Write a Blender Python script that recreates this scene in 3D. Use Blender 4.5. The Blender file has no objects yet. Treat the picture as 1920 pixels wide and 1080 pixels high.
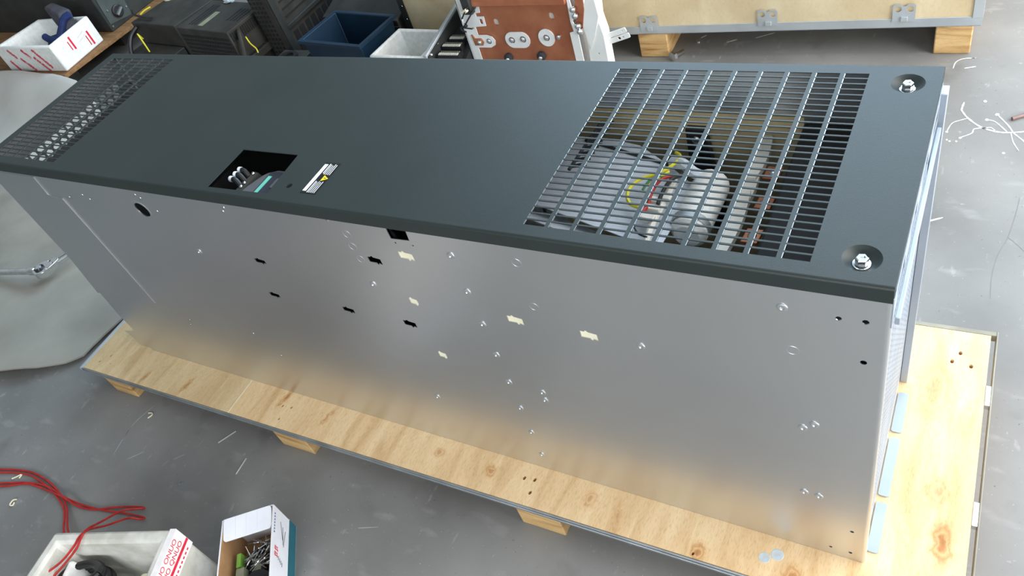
import bpy, bmesh, math, random
from mathutils import Vector, Matrix
from mathutils.geometry import delaunay_2d_cdt
random.seed(7)
S = bpy.context.scene
COL = S.collection
PI = math.pi

# ------------------------------------------------------------------ camera
cam_d = bpy.data.cameras.new('camera'); cam = bpy.data.objects.new('camera', cam_d); COL.objects.link(cam)
cam_d.sensor_width = 36.0; cam_d.lens = 1463.6 * 36.0 / 1920.0; cam_d.clip_start = 0.02
rt = Vector((0.863116, 0.429486, -0.265655)); up = Vector((-0.154009, 0.724843, 0.671479)); fw = Vector((-0.480949, 0.538651, -0.691768))
M4 = Matrix((rt, up, -fw)).transposed().to_4x4(); M4.translation = Vector((2.05233, -0.68121, 1.61528))
cam.matrix_world = M4
S.camera = cam

# ------------------------------------------------------------------ world, daylight, exposure
W_ = bpy.data.worlds.new('world'); S.world = W_; W_.use_nodes = True
W_.node_tree.nodes['Background'].inputs[0].default_value = (0.85, 0.93, 1.0, 1)
W_.node_tree.nodes['Background'].inputs[1].default_value = 1.0

def area(name, loc, rot, sx, sy, power, col):
    l = bpy.data.lights.new(name, 'AREA'); l.shape = 'RECTANGLE'; l.size = sx; l.size_y = sy; l.energy = power; l.color = col
    o = bpy.data.objects.new(name, l); COL.objects.link(o); o.location = loc; o.rotation_euler = rot
    return o
# daylight through the big roller door in the right wall (x = 4.6), the high window in the back wall and the roof light, plus an added front fill light
area('daylight_door', (4.72, 1.4, 1.95), (0, PI/2, 0), 3.7, 4.2, 370, (1.0, 0.985, 0.965))
area('daylight_high_window', (1.6, 4.32, 3.0), (-PI/2, 0, 0), 5.4, 2.0, 330, (0.56, 0.79, 1.0))
area('daylight_rooflight', (2.6, 2.0, 4.28), (0, 0, 0), 3.0, 1.4, 70, (0.92, 0.97, 1.0))
area('front_fill', (2.5, -4.08, 2.3), (PI/2, 0, 0), 3.0, 1.6, 190, (0.95, 0.98, 1.0))  # added fill light, brightens the side panel and the board front
S.view_settings.view_transform = 'Standard'; S.view_settings.look = 'None'
S.view_settings.gamma = 1.0; S.view_settings.use_curve_mapping = False
S.view_settings.exposure = 0.0

# ------------------------------------------------------------------ materials
def lin(c):
    return tuple(((v/255.0)/12.92 if v/255.0 <= 0.04045 else (((v/255.0)+0.055)/1.055)**2.4) for v in c) + (1.0,)
MATS = {}
def mat(name, c, rough=0.5, metal=0.0, c2=None, scale=20.0, bump=0.0, bscale=200.0, spec=0.5, stretch=(1, 1, 1), fac=(0.35, 0.65), detail=4.0):
    m = bpy.data.materials.new(name); m.use_nodes = True; MATS[name] = m
    nt = m.node_tree; b = nt.nodes['Principled BSDF']
    b.inputs['Roughness'].default_value = rough; b.inputs['Metallic'].default_value = metal
    b.inputs['Specular IOR Level'].default_value = spec
    tc = nt.nodes.new('ShaderNodeTexCoord'); mp = nt.nodes.new('ShaderNodeMapping'); mp.inputs['Scale'].default_value = stretch
    nt.links.new(tc.outputs['Object'], mp.inputs['Vector'])
    n = nt.nodes.new('ShaderNodeTexNoise'); n.inputs['Scale'].default_value = scale; n.inputs['Detail'].default_value = detail
    nt.links.new(mp.outputs[0], n.inputs['Vector'])
    r = nt.nodes.new('ShaderNodeValToRGB')
    r.color_ramp.elements[0].position = fac[0]; r.color_ramp.elements[1].position = fac[1]
    r.color_ramp.elements[0].color = lin(c); r.color_ramp.elements[1].color = lin(c2 if c2 else tuple(min(255, v*1.06) for v in c))
    nt.links.new(n.outputs['Fac'], r.inputs['Fac']); nt.links.new(r.outputs['Color'], b.inputs['Base Color'])
    if bump:
        n2 = nt.nodes.new('ShaderNodeTexNoise'); n2.inputs['Scale'].default_value = bscale; n2.inputs['Detail'].default_value = 3
        nt.links.new(mp.outputs[0], n2.inputs['Vector'])
        bp = nt.nodes.new('ShaderNodeBump'); bp.inputs['Strength'].default_value = bump; bp.inputs['Distance'].default_value = 0.002
        nt.links.new(n2.outputs['Fac'], bp.inputs['Height']); nt.links.new(bp.outputs['Normal'], b.inputs['Normal'])
    return m

mat('cover_paint', (38, 45, 44), 0.48, 0, (41, 48, 47), 6, 0.12, 900, spec=0.38)
mat('galv', (214, 217, 219), 0.37, 1.0, (220, 222, 224), 3, 0.02, 1500)
mat('galv_skylit', (158, 168, 180), 0.42, 0.55, (172, 181, 192), 8)  # galvanised metal with the blue sky light mixed into its colour
mat('crate_metal', (176, 182, 186), 0.45, 0.35, (192, 198, 201), 8, 0.1, 40)
mat('edge_tan', (122, 117, 102), 0.5, 0.2, (142, 137, 120), 12)
mat('galv_shiny', (205, 208, 212), 0.25, 1.0, (220, 222, 225), 30)
mat('bolt_zinc', (215, 218, 220), 0.18, 1.0, (235, 236, 238), 80)
mat('steel_edge', (140, 146, 150), 0.42, 0.6, (164, 169, 172), 14, 0.1, 60)
mat('plate_grey', (74, 80, 78), 0.5, 0.3, (86, 92, 90), 14)
mat('dark_steel', (42, 45, 44), 0.6, 0.2, (56, 58, 56), 8)
mat('dark_box', (44, 43, 40), 0.7, 0.1, (60, 58, 53), 12, 0.15, 120)
mat('black_plastic', (26, 26, 28), 0.5, 0, (36, 36, 38), 25)
mat('black_matt', (18, 18, 20), 0.8, 0, (24, 24, 26), 20)
mat('white_paint', (232, 232, 228), 0.4, 0, (242, 242, 240), 10)
mat('foam', (226, 227, 224), 0.75, 0, (240, 241, 239), 60, 0.35, 180)
mat('foam_dirty', (188, 186, 176), 0.8, 0, (222, 221, 214), 18, 0.5, 90)
mat('copper', (164, 96, 66), 0.45, 0.35, (190, 122, 88), 9, 0.08, 60)
mat('tan_reflected', (176, 160, 122), 0.7, 0, (190, 174, 136), 6)  # tan of the reflection in the far side panel
mat('blue_sheet', (208, 216, 228), 0.4, 0.0, (214, 222, 233), 5)
mat('blue_plastic', (8, 40, 62), 0.5, 0, (13, 47, 70), 10)
mat('red_wire', (160, 30, 28), 0.45, 0, (184, 40, 36), 40)
mat('yellow_wire', (214, 206, 40), 0.45, 0, (224, 214, 60), 40)
mat('green_wire', (46, 110, 60), 0.5, 0, (60, 130, 70), 40)
mat('black_wire', (22, 22, 24), 0.4, 0, (30, 30, 32), 40)
mat('red_print', (206, 26, 52), 0.5, 0, (220, 44, 66), 90)
mat('red_tape', (196, 52, 76), 0.5, 0, (232, 190, 194), 90, fac=(.45, .7))
mat('tape_white', (236, 232, 232), 0.35, 0, (244, 240, 240), 60)
mat('label_black', (20, 21, 23), 0.4)
mat('label_white', (225, 230, 236), 0.4)
mat('label_yellow', (236, 208, 40), 0.4)
mat('blue_print', (60, 84, 130), 0.5)
mat('teal_screen', (110, 196, 176), 0.25)
mat('keypad_grey', (92, 92, 96), 0.45)
mat('keypad_dark', (48, 50, 60), 0.4)
mat('cream_tape', (226, 219, 190), 0.6, 0, (234, 228, 202), 40)
mat('card_brown', (168, 128, 88), 0.8, 0, (186, 146, 104), 20, 0.1, 100)
mat('card_white', (226, 228, 236), 0.5, 0, (236, 238, 244), 15)
mat('card_teal', (36, 98, 112), 0.5)
mat('green_clip', (110, 160, 60), 0.5, 0, (130, 176, 80), 30)
mat('olive_clip', (120, 122, 100), 0.6, 0, (136, 138, 116), 30)
mat('glove_blue', (22, 46, 104), 0.8, 0, (14, 28, 70), 20, 0.4, 150)
mat('glove_grey', (58, 58, 66), 0.9, 0, (74, 74, 82), 20, 0.4, 150)
mat('felt', (134, 131, 122), 0.9, 0, (152, 149, 140), 5, 0.25, 300, fac=(0.3, 0.7))
mat('pale_sheet', (176, 174, 168), 0.85, 0, (190, 188, 182), 3, 0.1, 300)
mat('rubber', (48, 48, 52), 0.7)
mat('wall_paint', (150, 152, 150), 0.8, 0, (164, 166, 164), 2)
mat('ceiling_sheet', (120, 124, 126), 0.7, 0, (132, 136, 138), 3)
mat('white_streak', (230, 230, 228), 0.6, 0, (240, 240, 238), 30)
mat('crack_dark', (120, 118, 116), 0.9)
mat('pin_steel', (214, 214, 212), 0.4, 0.6)
mat('rivet_steel', (150, 150, 150), 0.3, 1.0, (176, 176, 176), 60)
mat('rod_rust', (120, 100, 96), 0.6, 0.4, (140, 116, 110), 40)
mat('grey_patch', (178, 186, 190), 0.6, 0, (196, 204, 208), 60)
mat('brown_timber', (124, 88, 52), 0.8, 0, (150, 112, 72), 8, 0.2, 80, stretch=(1, 8, 8))
mat('bar_white', (222, 218, 208), 0.5, 0, (232, 228, 218), 10)

def wood(name, ca, cb, cc, axis_stretch, knots=(), rough=0.6, grain=0.55):
    m = bpy.data.materials.new(name); m.use_nodes = True; MATS[name] = m
    nt = m.node_tree; N = nt.nodes; L = nt.links; b = N['Principled BSDF']; b.inputs['Roughness'].default_value = rough
    b.inputs['Specular IOR Level'].default_value = 0.3
    tc = N.new('ShaderNodeTexCoord')
    def noise(st, sc, det, dist=0.0):
        mp = N.new('ShaderNodeMapping'); mp.inputs['Scale'].default_value = st; L.new(tc.outputs['Object'], mp.inputs['Vector'])
        n = N.new('ShaderNodeTexNoise'); n.inputs['Scale'].default_value = sc; n.inputs['Detail'].default_value = det; n.inputs['Distortion'].default_value = dist
        L.new(mp.outputs[0], n.inputs['Vector']); return n
    n1 = noise(axis_stretch, 5.0, 6, 0.8)
    r1 = N.new('ShaderNodeValToRGB'); e = r1.color_ramp.elements; e[0].position = 0.3; e[0].color = lin(ca); e[1].position = 0.72; e[1].color = lin(cc)
    x = r1.color_ramp.elements.new(0.52); x.color = lin(cb)
    L.new(n1.outputs['Fac'], r1.inputs['Fac'])
    n2 = noise(tuple(4*s for s in axis_stretch), 22.0, 3)
    r2 = N.new('ShaderNodeValToRGB'); e = r2.color_ramp.elements; e[0].position = 0.30; e[0].color = (0.72, 0.66, 0.58, 1); e[1].position = 0.5; e[1].color = (1, 1, 1, 1)
    L.new(n2.outputs['Fac'], r2.inputs['Fac'])
    mx = N.new('ShaderNodeMix'); mx.data_type = 'RGBA'; mx.blend_type = 'MULTIPLY'; mx.inputs[0].default_value = grain
    L.new(r1.outputs['Color'], mx.inputs[6]); L.new(r2.outputs['Color'], mx.inputs[7])
    cur = mx.outputs[2]
    for (kx, ky, rx, ry, ang, st) in knots:
        mp = N.new('ShaderNodeMapping'); mp.vector_type = 'TEXTURE'
        mp.inputs['Location'].default_value = (kx, ky, 0); mp.inputs['Rotation'].default_value = (0, 0, ang); mp.inputs['Scale'].default_value = (rx, ry, 1)
        wob = N.new('ShaderNodeMix'); wob.data_type = 'VECTOR'; wob.inputs[0].default_value = 0.02
        nz = N.new('ShaderNodeTexNoise'); nz.inputs['Scale'].default_value = 60; L.new(tc.outputs['Object'], nz.inputs['Vector'])
        L.new(tc.outputs['Object'], wob.inputs[4]); L.new(nz.outputs['Color'], wob.inputs[5])
        L.new(wob.outputs[1], mp.inputs['Vector'])
        sp = N.new('ShaderNodeSeparateXYZ'); L.new(mp.outputs[0], sp.inputs[0])
        cb_ = N.new('ShaderNodeCombineXYZ'); L.new(sp.outputs[0], cb_.inputs[0]); L.new(sp.outputs[1], cb_.inputs[1])
        ln = N.new('ShaderNodeVectorMath'); ln.operation = 'LENGTH'; L.new(cb_.outputs[0], ln.inputs[0])
        rr = N.new('ShaderNodeValToRGB'); e = rr.color_ramp.elements
        e[0].position = 0.0; e[0].color = (0.45, 0.26, 0.14, 1); e[1].position = 1.0; e[1].color = (1, 1, 1, 1)
        for ps, cl in ((0.22, (0.62, 0.38, 0.22, 1)), (0.36, (0.92, 0.80, 0.66, 1)), (0.5, (0.70, 0.50, 0.34, 1)), (0.7, (0.95, 0.88, 0.8, 1))):
            q = rr.color_ramp.elements.new(ps); q.color = cl
        L.new(ln.outputs['Value'], rr.inputs['Fac'])
        mk = N.new('ShaderNodeMix'); mk.data_type = 'RGBA'; mk.blend_type = 'MULTIPLY'; mk.inputs[0].default_value = st
        L.new(cur, mk.inputs[6]); L.new(rr.outputs['Color'], mk.inputs[7]); cur = mk.outputs[2]
    L.new(cur, b.inputs['Base Color'])
    bp = N.new('ShaderNodeBump'); bp.inputs['Strength'].default_value = 0.12; bp.inputs['Distance'].default_value = 0.001
    L.new(n2.outputs['Fac'], bp.inputs['Height']); L.new(bp.outputs['Normal'], b.inputs['Normal'])
    return m

def concrete():
    m = bpy.data.materials.new('concrete'); m.use_nodes = True; MATS['concrete'] = m
    nt = m.node_tree; N = nt.nodes; L = nt.links; b = N['Principled BSDF']; b.inputs['Roughness'].default_value = 0.62
    b.inputs['Specular IOR Level'].default_value = 0.35
    tc = N.new('ShaderNodeTexCoord')
    def noise(sc, det, st=(1, 1, 1)):
        mp = N.new('ShaderNodeMapping'); mp.inputs['Scale'].default_value = st; L.new(tc.outputs['Object'], mp.inputs['Vector'])
        n = N.new('ShaderNodeTexNoise'); n.inputs['Scale'].default_value = sc; n.inputs['Detail'].default_value = det; L.new(mp.outputs[0], n.inputs['Vector']); return n
    n1 = noise(2.2, 9); r1 = N.new('ShaderNodeValToRGB'); e = r1.color_ramp.elements
    e[0].position = 0.32; e[0].color = lin((114, 113, 111)); e[1].position = 0.7; e[1].color = lin((140, 139, 137)); L.new(n1.outputs['Fac'], r1.inputs['Fac'])
    cur = r1.outputs['Color']
    def over(fac_out, colr, lo, hi, amt):
        nonlocal cur
        rr = N.new('ShaderNodeMapRange'); rr.inputs[1].default_value = lo; rr.inputs[2].default_value = hi; rr.inputs[4].default_value = amt; L.new(fac_out, rr.inputs[0])
        mx = N.new('ShaderNodeMix'); mx.data_type = 'RGBA'; L.new(rr.outputs[0], mx.inputs[0]); L.new(cur, mx.inputs[6]); mx.inputs[7].default_value = lin(colr); cur = mx.outputs[2]
    over(noise(45, 3).outputs['Fac'], (176, 175, 173), 0.68, 0.80, 0.6)       # pale scuffs
    over(noise(9, 7, (1, 2.2, 1)).outputs['Fac'], (158, 157, 155), 0.60, 0.78, 0.55)
    over(noise(120, 2).outputs['Fac'], (72, 71, 70), 0.70, 0.78, 0.7)         # pits
    over(noise(6, 4).outputs['Fac'], (96, 95, 93), 0.60, 0.74, 0.5)        # dark stains
    over(noise(210, 2).outputs['Fac'], (205, 204, 201), 0.735, 0.77, 0.8)     # pale specks
    over(noise(14, 5, (3, 1, 1)).outputs['Fac'], (172, 171, 169), 0.66, 0.76, 0.5)
    L.new(cur, b.inputs['Base Color'])
    bp = N.new('ShaderNodeBump'); bp.inputs['Strength'].default_value = 0.15; bp.inputs['Distance'].default_value = 0.002
    L.new(noise(70, 5).outputs['Fac'], bp.inputs['Height']); L.new(bp.outputs['Normal'], b.inputs['Normal'])
concrete()

# ------------------------------------------------------------------ mesh helpers
class MB:
    def __init__(s): s.v = []; s.f = []
    def add(s, vs, fs):
        k = len(s.v); s.v += [tuple(v) for v in vs]; s.f += [tuple(i+k for i in f) for f in fs]; return s
    def box(s, x0, y0, z0, x1, y1, z1):
        return s.obox(Vector(((x0+x1)/2, (y0+y1)/2, (z0+z1)/2)), (1, 0, 0), (0, 1, 0), (0, 0, 1), x1-x0, y1-y0, z1-z0)
    def obox(s, c, u, v, w, a, b, h):
        c = Vector(c); u = Vector(u).normalized()*a/2; v = Vector(v).normalized()*b/2; w = Vector(w).normalized()*h/2
        vs = [c+i*u+j*v+k*w for k in (-1, 1) for j in (-1, 1) for i in (-1, 1)]
        return s.add(vs, [(0, 2, 3, 1), (4, 5, 7, 6), (0, 1, 5, 4), (2, 6, 7, 3), (0, 4, 6, 2), (1, 3, 7, 5)])
    def hexa(s, bot, top):     # 4 bottom and 4 top points, same order
        return s.add(list(bot)+list(top), [(3, 2, 1, 0), (4, 5, 6, 7), (0, 1, 5, 4), (1, 2, 6, 5), (2, 3, 7, 6), (3, 0, 4, 7)])
    def lathe(s, prof, c=(0, 0, 0), axis=(0, 0, 1), n=24):   # prof: (r, h) list; closed with caps where r == 0
        c = Vector(c); w = Vector(axis).normalized(); u = w.orthogonal().normalized(); v = w.cross(u)
        k = len(s.v); idx = []
        for r, h in prof:
            if r < 1e-7: s.v.append(tuple(c+w*h)); idx.append([len(s.v)-1])
            else:
                row = []
                for i in range(n):
                    a = 2*PI*i/n; s.v.append(tuple(c+w*h+(u*math.cos(a)+v*math.sin(a))*r)); row.append(len(s.v)-1)
                idx.append(row)
        for a, b in zip(idx[:-1], idx[1:]):
            if len(a) == 1 and len(b) == 1: continue
            for i in range(n):
                j = (i+1) % n
                if len(a) == 1: s.f.append((a[0], b[i], b[j]))
                elif len(b) == 1: s.f.append((a[i], b[0], a[j]))
                else: s.f.append((a[i], b[i], b[j], a[j]))
        return s
    def cyl(s, p0, p1, r, n=16, r1=None):
        p0 = Vector(p0); p1 = Vector(p1); h = (p1-p0).length
        return s.lathe([(0, 0), (r, 0), (r if r1 is None else r1, h), (0, h)], p0, p1-p0, n)
    def tube(s, pts, r, n=8, smooth=6, closed=False):
        P = [Vector(p) for p in pts]
        if smooth > 1 and len(P) > 2:
            Q = []
            for i in range(len(P)-1):
                a = P[max(i-1, 0)]; b = P[i]; c = P[i+1]; d = P[min(i+2, len(P)-1)]
                for k in range(smooth):
                    t = k/smooth
                    Q.append(0.5*((2*b)+(c-a)*t+(2*a-5*b+4*c-d)*t*t+(3*b-a-3*c+d)*t**3))
            Q.append(P[-1]); P = Q
        k0 = len(s.v); T0 = None; u = None
        for i, p in enumerate(P):
            t = (P[min(i+1, len(P)-1)]-P[max(i-1, 0)]).normalized()
            if u is None: u = t.orthogonal().normalized()
            u = (u-t*u.dot(t)).normalized(); w = t.cross(u)
            for j in range(n):
                a = 2*PI*j/n; s.v.append(tuple(p+(u*math.cos(a)+w*math.sin(a))*r))
        for i in range(len(P)-1):
            for j in range(n):
                a = k0+i*n+j; b = k0+i*n+(j+1) % n; s.f.append((a, b, b+n, a+n))
        s.f.append(tuple(k0+j for j in range(n))[::-1]); s.f.append(tuple(k0+(len(P)-1)*n+j for j in range(n)))
        return s
    def plate(s, outer, holes, th, O=(0, 0, 0), U=(1, 0, 0), V=(0, 1, 0)):
        """flat sheet with holes: the outline in (u, v), its face towards U x V, thickness going back"""
        O = Vector(O); U = Vector(U); V = Vector(V); Nn = U.cross(V).normalized()
        loops = [list(outer)]+[list(h) for h in holes]
        vs = []; es = []; base = []
        for lp in loops:
            k = len(vs); base.append(k); vs += [Vector(q) for q in lp]; es += [(k+i, k+(i+1) % len(lp)) for i in range(len(lp))]
        rv, re, rf = delaunay_2d_cdt(vs, es, [], 0, 1e-7)[:3]
        bbs = [(min(q[0] for q in lp), max(q[0] for q in lp), min(q[1] for q in lp), max(q[1] for q in lp)) for lp in loops]
        def inside(x, y, lp):
            c = False; j = len(lp)-1
            for i in range(len(lp)):
                if (lp[i][1] > y) != (lp[j][1] > y) and x < (lp[j][0]-lp[i][0])*(y-lp[i][1])/(lp[j][1]-lp[i][1])+lp[i][0]: c = not c
                j = i
            return c
        keep = []
        for f in rf:
            x = sum(rv[i][0] for i in f)/len(f); y = sum(rv[i][1] for i in f)/len(f)
            if not inside(x, y, loops[0]): continue
            if any(b[0] < x < b[1] and b[2] < y < b[3] and inside(x, y, lp) for lp, b in zip(loops[1:], bbs[1:])): continue
            keep.append(f)
        rf = keep
        def P(q, d): return O+U*q[0]+V*q[1]-Nn*d
        k = len(s.v); n = len(rv)
        s.v += [tuple(P(q, 0)) for q in rv]+[tuple(P(q, th)) for q in rv]
        s.f += [tuple(k+i for i in f) for f in rf]+[tuple(k+n+i for i in reversed(f)) for f in rf]
        for lp in loops:
            k = len(s.v); m = len(lp); s.v += [tuple(P(q, 0)) for q in lp]+[tuple(P(q, th)) for q in lp]
            s.f += [(k+i, k+m+i, k+m+(i+1) % m, k+(i+1) % m) for i in range(m)]
        return s
    def sweep(s, prof, axis_pts):     # prof: list of Vector offsets; extruded from axis_pts[0] to axis_pts[1]
        a, b = Vector(axis_pts[0]), Vector(axis_pts[1]); k = len(s.v); n = len(prof)
        s.v += [tuple(a+Vector(q)) for q in prof]+[tuple(b+Vector(q)) for q in prof]
        s.f += [(k+i, k+(i+1) % n, k+n+(i+1) % n, k+n+i) for i in range(n)]
        s.f += [tuple(k+i for i in reversed(range(n))), tuple(k+n+i for i in range(n))]
        return s

OFF = {}
def root_off(p):
    return OFF.get(p.name, Vector((0, 0, 0))) if p else Vector((0, 0, 0))
def mesh(name, mb, m, off=Vector((0, 0, 0)), smooth=True, weld=True, bevel=0.0):
    me = bpy.data.meshes.new(name); bm = bmesh.new()
    vs = [bm.verts.new(Vector(v)-off) for v in mb.v]
    for f in mb.f:
        try: bm.faces.new([vs[i] for i in f])
        except ValueError: pass
    if weld:
        bmesh.ops.remove_doubles(bm, verts=bm.verts, dist=2e-5)
    bmesh.ops.recalc_face_normals(bm, faces=bm.faces)
    bm.to_mesh(me); bm.free()
    me.materials.append(MATS[m] if isinstance(m, str) else m)
    if smooth:
        me.polygons.foreach_set('use_smooth', [True]*len(me.polygons)); me.set_sharp_from_angle(angle=math.radians(32))
    return me
def obj(name, mb, m, parent=None, bevel=0.0, **kw):
    off = root_off(parent)
    o = bpy.data.objects.new(name, mesh(name, mb, m, off, **kw)); COL.objects.link(o)
    if parent: o.parent = parent; OFF[o.name] = off
    if bevel:
        md = o.modifiers.new('bevel', 'BEVEL'); md.width = bevel; md.segments = 2; md.limit_method = 'ANGLE'; md.angle_limit = 0.7
    return o
def inst(me, name, parent, loc, rot=None, scale=None):
    o = bpy.data.objects.new(name, me); COL.objects.link(o)
    off = root_off(parent)
    o.location = Vector(loc)-off
    if rot is not None: o.rotation_euler = rot
    if scale is not None: o.scale = scale
    if parent: o.parent = parent; OFF[o.name] = off
    return o
def tag(o, label, cat, group=None):
    o['label'] = label; o['category'] = cat
    if group: o['group'] = group
    return o
def thing(name, label, cat, loc=(0, 0, 0), group=None):
    o = bpy.data.objects.new(name, None); COL.objects.link(o); o.location = loc; o.empty_display_size = 0.05
    OFF[o.name] = Vector(loc); return tag(o, label, cat, group)
def single(name, mb, m, label, cat, loc, group=None, **kw):   # a thing that is one mesh
    o = bpy.data.objects.new(name, mesh(name, mb, m, Vector(loc), **kw)); COL.objects.link(o); o.location = loc
    return tag(o, label, cat, group)
def struct(name, mb, m, smooth=False):
    o = obj(name, mb, m, smooth=smooth); o['kind'] = 'structure'; return o
def part_label(o, l): o['label'] = l; return o
def rect(x0, y0, x1, y1): return [(x0, y0), (x1, y0), (x1, y1), (x0, y1)]
def circ(x, y, r, n=16, ry=None, a0=0): return [(x+r*math.cos(a0+2*PI*i/n), y+(ry or r)*math.sin(a0+2*PI*i/n)) for i in range(n)]
def rrect(x0, y0, x1, y1, r, n=4):
    out = []
    for cx, cy, a in ((x1-r, y1-r, 0), (x0+r, y1-r, PI/2), (x0+r, y0+r, PI), (x1-r, y0+r, 1.5*PI)):
        out += [(cx+r*math.cos(a+PI/2*i/n), cy+r*math.sin(a+PI/2*i/n)) for i in range(n+1)]
    return out
def text_mesh(name, body, size, m, O, U, V, parent, extr=0.0002):
    cu = bpy.data.curves.new(name, 'FONT'); cu.body = body; cu.size = size; cu.extrude = extr
    t = bpy.data.objects.new(name, cu); COL.objects.link(t)
    dg = bpy.context.evaluated_depsgraph_get(); me = bpy.data.meshes.new_from_object(t.evaluated_get(dg))
    bpy.data.objects.remove(t); U = Vector(U).normalized(); V = Vector(V).normalized(); Nn = U.cross(V)
    off = root_off(parent)
    for v in me.vertices: v.co = Vector(O)+U*v.co.x+V*v.co.y+Nn*v.co.z-off
    me.materials.clear(); me.materials.append(MATS[m])
    o = bpy.data.objects.new(name, me); COL.objects.link(o); o.parent = parent; OFF[o.name] = off
    return o

# ------------------------------------------------------------------ the room
XW0, XW1, YW0, YW1, ZC = -4.4, 4.6, -4.0, 4.2, 4.3
floor = struct('floor', MB().plate(rect(XW0, YW0, XW1, YW1), [], 0.1), 'concrete')
struct('ceiling', MB().plate(rect(XW0, YW0, XW1, YW1), [rect(1.1, 1.3, 4.1, 2.7)], 0.1, O=(0, 0, ZC+0.1)), 'ceiling_sheet')
struct('wall_back', MB().plate(rect(XW0, 0, XW1, ZC), [rect(-1.1, 2.0, 4.3, 4.0)], 0.1, O=(0, YW1+.1, 0), U=(1, 0, 0), V=(0, 0, 1)), 'wall_paint')
struct('wall_left', MB().box(XW0-0.1, YW0, 0, XW0, YW1, ZC), 'wall_paint')
struct('wall_front', MB().plate(rect(XW0, 0, XW1, ZC), [rect(1.0, 1.5, 4.0, 3.1)], 0.1, O=(0, YW0, 0), U=(1, 0, 0), V=(0, 0, 1)), 'wall_paint')  # opening made for the added front fill light
struct('wall_right', MB().plate([(YW0, 0), (-0.7, 0), (-0.7, 3.8), (3.5, 3.8), (3.5, 0), (YW1, 0), (YW1, ZC), (YW0, ZC)], [], 0.1, O=(XW1, 0, 0), U=(0, 1, 0), V=(0, 0, 1)), 'wall_paint')

# marks on the floor: white paint dribbles and a hairline crack (thin films of their own)
def ribbon(mb, pts, w, z=0.0006):
    P = [Vector((p[0], p[1], 0)) for p in pts]; Q = []
    for i in range(len(P)-1):
        a = P[max(i-1, 0)]; b = P[i]; c = P[i+1]; d = P[min(i+2, len(P)-1)]
        for k in range(4):
            t = k/4; Q.append(0.5*((2*b)+(c-a)*t+(2*a-5*b+4*c-d)*t*t+(3*b-a-3*c+d)*t**3))
    Q.append(P[-1]); top = []; n = len(Q)
    for i, p in enumerate(Q):
        t = (Q[min(i+1, n-1)]-Q[max(i-1, 0)]).normalized(); s = Vector((-t.y, t.x, 0))
        ww = w*(0.65+0.5*random.random())*(0.45 if i in (0, n-1) else 1)
        top.append((p+s*ww/2, p-s*ww/2))
    for i in range(n-1):
        a, b = top[i]; c, d = top[i+1]
        mb.add([Vector((v.x, v.y, z)) for v in (a, b, d, c)]+[Vector((v.x, v.y, 0)) for v in (a, b, d, c)], [(0, 1, 2, 3), (0, 4, 5, 1), (2, 6, 7, 3)])
    return mb
sp = [([(2.011, 1.579), (2.008, 1.545), (2.012, 1.531), (2.029, 1.501), (2.064, 1.463), (2.105, 1.444), (2.141, 1.443), (2.19, 1.455)], .006),
      ([(2.077, 1.497), (2.099, 1.49), (2.132, 1.445)], .004), ([(2.102, 1.524), (2.132, 1.476), (2.146, 1.445)], .004),
      ([(2.029, 1.501), (2.01, 1.490), (1.99, 1.473), (1.981, 1.433)], .003), ([(2.08, 1.459), (2.05, 1.452), (2.045, 1.431), (2.018, 1.408)], .0035),
      ([(2.105, 1.444), (2.09, 1.462), (2.072, 1.456)], .003), ([(2.141, 1.443), (2.15, 1.40), (2.165, 1.365)], .003),
      ([(2.146, 1.443), (2.165, 1.42), (2.18, 1.40)], .004),
      ([(1.962, 1.755), (1.966, 1.79), (1.985, 1.81), (2.02, 1.815)], .004), ([(1.993, 1.757), (2.024, 1.768)], .005), ([(1.978, 1.043), (2.014, 1.065)], .006),
      ([(1.093, 1.93), (1.11, 1.95)], .008), ([(1.30, 1.93), (1.36, 1.965)], .008), ([(1.20, 1.90), (1.235, 1.92)], .007)]
for pts, w in sp:
    obj('paint_dribble', ribbon(MB(), pts, w), 'white_streak', floor)
for x, y, r in [(2.065, 1.588, .005), (1.993, 1.389, .003), (2.018, 1.407, .004), (1.981, 1.432, .004), (2.101, 1.525, .006), (2.077, 1.498, .005), (2.13, 1.35, .004), (1.985, 1.395, .003), (2.01, 1.39, .003)]:
    obj('paint_spot', MB().lathe([(r, 0), (r*0.9, .0008), (0, .001)], (x, y, 0), n=10), 'white_streak', floor)
obj('hairline_crack', ribbon(MB(), [(2.181, 1.172), (2.177, 1.108), (2.166, 1.016), (2.149, 0.946), (2.143, 0.871), (2.146, .80)], .0016, .0004), 'crack_dark', floor)
obj('hairline_crack', ribbon(MB(), [(2.166, 1.016), (2.19, .99), (2.22, .95)], .0014, .0004), 'crack_dark', floor)
for pts in ([(0.0, -.12), (-.02, -.2), (.0, -.30)], [(.22, -.25), (.245, -.225)], [(0.06, -.30), (0.10, -.26)], [(.9, -.24), (.95, -.22)]):
    obj('scratch', ribbon(MB(), pts, .0015, .0004), 'grey_patch', floor)

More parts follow.
